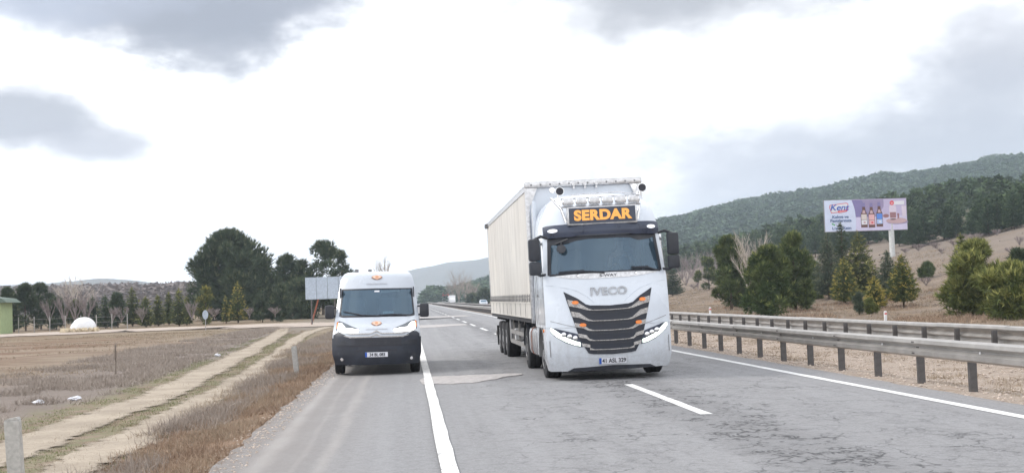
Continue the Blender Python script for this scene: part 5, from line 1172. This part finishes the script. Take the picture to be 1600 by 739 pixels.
def PE(cx, cy, rx, ry, m, lay, n=20): P([(cx + rx * math.cos(2 * math.pi * k / n), cy + ry * math.sin(2 * math.pi * k / n)) for k in range(n)], m, lay)
P([(0, 0), (135.5, 0), (135.5, 50.2), (0, 50.2)], 0, 1)
curve = [(45, 0), (47, 6), (49.5, 14), (51, 24), (51.5, 32), (51, 42), (50, 50.2)]
P(curve + [(135.5, 50.2), (135.5, 0)], 2, 2)
P([(45.5, .5), (48, 8), (50, 16), (51, 28), (66, 28), (84, 28), (90, 22), (98, 10), (98, .5)], 1, 3)
P([(62, .5), (98, .5), (98, 12), (88, 27), (72, 27)], 14, 4)
P([(51.3, 29), (135.5, 27), (135.5, 50.2), (50, 50.2), (51, 42), (51.5, 34)], 3, 4)
P([(98, .5), (135.5, .5), (135.5, 27), (98, 28)], 2, 4)
PE(118, 35.5, 17.5, 4.6, 10, 6); PE(120, 37.8, 17.5, 3.6, 14, 5); PE(101, 27.5, 5, 3, 11, 6)
P([(106.5, 14), (108, 10.5), (117, 10.5), (118.5, 14), (118.5, 33), (106.5, 33)], 12, 7); P([(107.5, 22), (117.5, 22), (117.5, 31), (107.5, 31)], 11, 8); PE(112.5, 33.2, 5.2, 1.2, 4, 8)
P([(119.5, 24), (123, 24), (122.5, 32), (120, 32)], 11, 7); P([(127, 12), (135, 12), (134, 29), (128, 29)], 12, 6)
P([(113, 4.0), (132, 4.0), (132, 10.0), (113, 10.0)], 13, 7); PE(111.5, 6.8, 3.6, 3.8, 6, 8); PE(111.5, 7.4, 1.5, 1.2, 7, 9)
for cx, top, l1, l2, cp in ((64.5, 5.5, 5, 13, 14), (77, 6, 7, 7, 14), (90, 5, 8, 9, 14)):
    P([(cx - 2.4, top), (cx + 2.4, top), (cx + 2.4, top + 8.5), (cx + 2.8, top + 13), (cx + 5.2, top + 18), (cx + 5.4, top + 39.5), (cx - 5.4, top + 39.5), (cx - 5.2, top + 18), (cx - 2.8, top + 13), (cx - 2.4, top + 8.5)], 4, 7)
    P([(cx - 2.4, top), (cx + 2.4, top), (cx + 2.4, top + 6.5), (cx - 2.4, top + 6.5)], 1, 8); P([(cx - 1.6, top + 12), (cx + 1.6, top + 12), (cx + 2.6, top + 17), (cx - 2.6, top + 17)], 10, 8)
    P([(cx - 4.6, top + 18.5), (cx + 4.6, top + 18.5), (cx + 4.6, top + 27), (cx - 4.6, top + 27)], l1, 8); P([(cx - 4.6, top + 27.6), (cx + 4.6, top + 27.6), (cx + 4.6, top + 35), (cx - 4.6, top + 35)], l2 if l2 != 7 else 7, 8)
    PE(cx + .6, top + 31.5, 2, 1.5, {5: 10, 7: 6, 8: 13}[l1], 9)
# logo frame: red outline, white field, red ribbon
P([(9, 7.5), (37, 4.5), (39.5, 6.5), (39, 16), (37, 18.5), (11, 21), (8.2, 12)], 6, 3); P([(10, 8.4), (36.5, 5.6), (38.5, 7.2), (38, 15.4), (36.4, 17.4), (11.8, 20), (9.4, 12)], 13, 4)
P([(22, 17.2), (36.5, 15.4), (37.2, 17.6), (34, 19.4), (24, 20.8), (21.4, 19.5)], 6, 5); P([(24, 18.4), (35, 17), (34, 18.3), (24.5, 19.7)], 7, 6)
PE(12.5, 38.2, 1.6, 1.6, 15, 3); PE(15.0, 39.6, 1.3, 1.6, 15, 3); P([(17, 38), (20, 38), (20, 38.8), (17, 38.8)], 1, 3)
mb.build('advert_print', AD, bb, normals=False)
AD[1].name = 'ad_purple'
BLUE = simple('logo_blue', (.03, .10, .45), .6); NAVY = simple('ad_navy', (.09, .15, .30), .6)
def adtext(s, cx, cy, size, mt, **kw): return text('lettering', s, size * sc, mt, bb, None, x=X0 + cx * sc, z=Z0 + BH - cy * sc, y=-.08, off=.01, depth=.02, **kw)
adtext('Kent', 24, 12.2, 13.5, BLUE, bold=.015, shear=.25, sx=1.15)
adtext('Kahve ve', 25.5, 27, 6.4, NAVY, bold=.015, sx=1.15); adtext('Pastalarınıza', 26, 33, 6.4, NAVY, bold=.015, sx=1.12); adtext('Lezzet Katın', 27, 45.2, 6.0, NAVY, bold=.02, sx=1.05)

# blank sign board left of the van, seen from behind ------------------------
sb_ = at_depth(504, 489, 112); s_ = 112 / F_PX
r = thing('sign_board', 'blank blue-grey sign board seen from behind, left of the van', 'sign', (sb_.x, 112, gz(sb_.x, 112)))
zc = at_depth(504, 450, 112).z - r.location.z; M['sign_back'] = simple('sign_back', (.40, .46, .54), .5, .3)
for k in range(4):
    mb = MB(); x = (-25 + 8 + 17 * k) * s_; mb.box((x, 0, zc), (16.6 * s_, .05, 34 * s_), bev=.01); mb.build('panel', M['sign_back'], r)
mb = MB()
for z in (-.6, .6): mb.box((.4, .06, zc + z), (3.9, .06, .08))
mb.box((-8.2 * s_, .05, zc), (.05, .06, 2.0)); mb.build('rail', M['chassis'], r)
mb = MB(); mb.tube([(-1.1, .8, -.1), (-.3, .1, zc - .8)], .07, 8); mb.build('brace', M['rust'], r)
for x in (-.95, 1.1): mb = MB(); mb.tube([(x, .12, -.3), (x, .12, zc + .7)], .06, 8); mb.build('leg', M['galv_post'], r)
# small road sign from behind
rs = at_depth(321, 500, 104); r = thing('road_sign', 'small oval road sign seen from behind on a thin post by the side road', 'sign', (rs.x, 104, gz(rs.x, 104))); s_ = 104 / F_PX
mb = MB(); mb.tube([(0, .04, -.1), (0, .04, 30 * s_)], .035, 8); mb.build('post', M['galv'], r)
mb = MB(); mb.lathe([(-.012, .38), (.012, .38)], (0, 0, 0), 'Y', 20); o = mb.build('plate', M['sign_back'], r, smooth=40); o.scale = (.62, 1, 1); o.location = (0, 0, 24 * s_)
# green hut at the left edge
hb = at_depth(-29, 518, 124); s_ = 124 / F_PX; r = thing('hut', 'pale green hut with a dark green roof at the left edge', 'building', (hb.x, 124, gz(hb.x, 124)))
M['green_wall'] = simple('pale_green_wall', (.34, .42, .22), .8); M['green_roof'] = simple('dark_green_roof', (.10, .14, .11), .7); zt = at_depth(0, 472, 124).z - r.location.z
mb = MB(); mb.box((-1.2, 2, zt / 2 - .1), (5.9, 3.6, zt + .2)); wl_ = mb.build('wall', M['green_wall'], r)
mb = MB(); mb.box((1.25, .18, zt * .55), (.5, .06, .8)); mb.build('window', M['plate'], r)
mb = MB(); mb.prism([(-4.6, zt - .05), (2.5, zt - .05), (2.0, zt + .35), (-1.2, zt + .8), (-4.4, zt + .35)], 'Y', -.3, 4.2); mb.build('roof', M['green_roof'], r)
# fence strip in front of the hedge
fb = at_depth(60, 512, 127); r = thing('wire_fence', 'low dim wire fence along the hedge right of the green hut', 'fence', (fb.x, 127, gz(fb.x, 127)))
for k in range(9): mb = MB(); mb.box((-3.4 + 1.5 * k, 0, .75), (.07, .07, 1.6)); mb.build('post', M['galv'], r)
mb = MB()
for z in (.3, .8, 1.3): mb.tube([(-3.4, 0, z), (8.6, 0, z)], .012, 4)
mb.build('wire', M['galv'], r)
# white heap under a tarpaulin
wb = at_depth(131, 508, 118); s_ = 118 / F_PX; r = thing('covered_heap', 'rounded heap under a pale white tarpaulin with rubble at its foot beside the side road', 'heap', (wb.x, 118, gz(wb.x, 118)))
bm = bmesh.new(); bmesh.ops.create_uvsphere(bm, u_segments=28, v_segments=16, radius=1)
for v in bm.verts:
    k = 1 + .10 * vnoise(v.co.x * 3, v.co.y * 3, 1, 2) + .07 * math.sin(9 * math.atan2(v.co.y, v.co.x)) * (1 - max(0, v.co.z))
    v.co = Vector((v.co.x * 1.15 * k, v.co.y * 1.1 * k, max(-.1, v.co.z) * 1.1 + .28 + (0 if v.co.z > 0 else 0)))
me = bpy.data.meshes.new('tarpaulin'); bm.to_mesh(me); bm.free(); me.materials.append(M['white_plain']); me.polygons.foreach_set('use_smooth', [True] * len(me.polygons)); link('tarpaulin', me, r)
M['rubble'] = simple('rubble', (.48, .40, .28), .95, var=.3, scale=3); mb = MB()
for k in range(16): a = k * .4; mb.box((1.35 * math.cos(a) + random.uniform(-.2, .2) - .2, -.6 + 1.0 * math.sin(a), .16), (.5, .4, .45), rot=Matrix.Rotation(k, 3, 'Z') @ Matrix.Rotation(.5, 3, 'X'), bev=.08)
mb.build('rubble', M['rubble'], r)

# far road users and buildings ---------------------------------------------
def gl(px, py, y): p = at_depth(px, py, y); return p
bt = thing('box_truck', 'distant white box truck on the opposite carriageway', 'truck', (17.6, 515, -.15))
mb = MB(); mb.box((0, 3.5, 2.15), (2.6, 6.5, 2.7), bev=.04); mb.build('cargo_box', M['white_plain'], bt)
mb = MB(); mb.prism([(-2.0, .6), (.1, .6), (.1, 2.6), (-1.2, 2.6), (-1.9, 1.6)], 'X', -1.1, 1.1); mb.build('cab', M['white_plain'], bt)
mb = MB(); mb.box((0, 3, .7), (2.0, 8, .25)); mb.build('chassis', M['chassis'], bt)
for x in (-1, 1):
    for y in (-1, 5.4): wheel(bt, (x, y, .45), .45, .28, x)
cr = thing('car', 'distant white car on the opposite carriageway just left of the lorry trailer', 'car', (17.1, 288, -.15))
def CF(x, z): return interp(z, [.25, .5, .8, .95, 1.45, 1.5], [.1, 0, .1, .9, 1.7, 2.2]) + .25 * abs(x / .9) ** 3
mb = MB(); skin_body(mb, CF, lambda z: interp(z, [.25, .6, .95, 1.45, 1.5], [.82, .9, .88, .66, .5]), [.25, .5, .7, .8, .88, .95, 1.1, 1.25, 1.4, 1.47, 1.5], [-1, -.9, -.7, -.4, 0, .4, .7, .9, 1], 4.1); mb.build('body', M['van_paint'], cr, smooth=35)
mb = MB(); surf(mb, CF, [(1.0, -.72, .72), (1.4, -.58, .58)], .01, .02, 8, rows=True, sub=4); mb.build('windscreen', M['side_glass'], cr)
mb = MB(); surf(mb, CF, [(-.45, .35, .5), (.45, .35, .5)], .01, .02, 2, sub=4); mb.build('grille', M['ink'], cr)
for s in (-1, 1):
    mb = MB(); surf(mb, CF, [(s * .5, .62, .72), (s * .8, .62, .76)], .01, .02, 2, sub=3); mb.build('headlight', M['plate'], cr)
    for y in (.8, 3.3): wheel(cr, (s * .78, y, .32), .32, .2, s)
def house(px, by, dep, wpx, hpx, label, wall, roofm, nwin=2):
    p = at_depth(px, by, dep); s = dep / F_PX; W_, H_ = wpx * s, hpx * s; r = thing('house', label, 'building', (p.x, dep, gz(p.x, dep)))
    mb = MB(); mb.box((0, 4, H_ * .32), (W_, 8, H_ * .7)); mb.build('wall', wall, r)
    mb = MB(); mb.prism([(-W_ * .55, H_ * .66), (W_ * .55, H_ * .66), (W_ * .3, H_), (-W_ * .3, H_)], 'Y', -.4, 8.4); mb.build('roof', roofm, r)
    for k in range(nwin): mb = MB(); mb.box((W_ * (-.3 + .6 * k / max(1, nwin - 1)), -.02, H_ * .36), (W_ * .14, .08, H_ * .18)); mb.build('window', M['side_glass'], r)
M['beige_wall'] = simple('beige_wall', (.50, .45, .40), .8); M['grey_wall'] = simple('grey_wall', (.42, .42, .44), .8); M['roof_brown'] = simple('roof_brown', (.25, .16, .13), .8)
house(697, 471, 640, 12, 17, 'far house with a strong red roof, left of the box truck', M['white_plain'], M['red'])
house(683, 471, 700, 9, 11, 'far beige house left of the red roofed one', M['beige_wall'], M['roof_brown'])
house(668, 470, 820, 10, 6, 'low far grey shed near the vanishing point of the road', M['grey_wall'], M['grey_wall'])
house(755, 464, 420, 12, 8, 'far white shed above the distant white car', M['white_plain'], M['white_plain'])
hs_ = at(1262, 452); r = thing('site_cabin', 'white cabin glimpsed through the gaps between the shaggy pine and the grey-green spruce', 'building', hs_)
s_ = hs_.y / F_PX; mb = MB(); mb.box((0, 1.5, 20 * s_), (22 * s_, 3, 40 * s_)); mb.build('wall', M['white_plain'], r)
for x in (-6, 5): mb = MB(); mb.box((x * s_, -.02, 24 * s_), (5 * s_, .06, 12 * s_)); mb.build('window', M['side_glass'], r)
mb = MB(); mb.box((0, 1.5, 40 * s_), (24 * s_, 3.4, .12)); mb.build('roof', M['grey_wall'], r)

# haze: one closed box round everything
mb = MB(); mb.box((0, 2250, 106.3), (9200, 4900, 215.5)); hz = mb.build('haze', None or M['white_plain'])
hm = bpy.data.materials.new('haze'); hm.use_nodes = True; nn = hm.node_tree.nodes; nn.remove(nn['Principled BSDF']); pv = nn.new('ShaderNodeVolumePrincipled'); pv.inputs['Color'].default_value = (.74, .86, 1, 1); pv.inputs['Density'].default_value = .00026; pv.inputs['Anisotropy'].default_value = .3
hm.node_tree.links.new(pv.outputs[0], [n for n in nn if n.type == 'OUTPUT_MATERIAL'][0].inputs['Volume']); hz.data.materials.clear(); hz.data.materials.append(hm); tag(hz, kind='stuff')
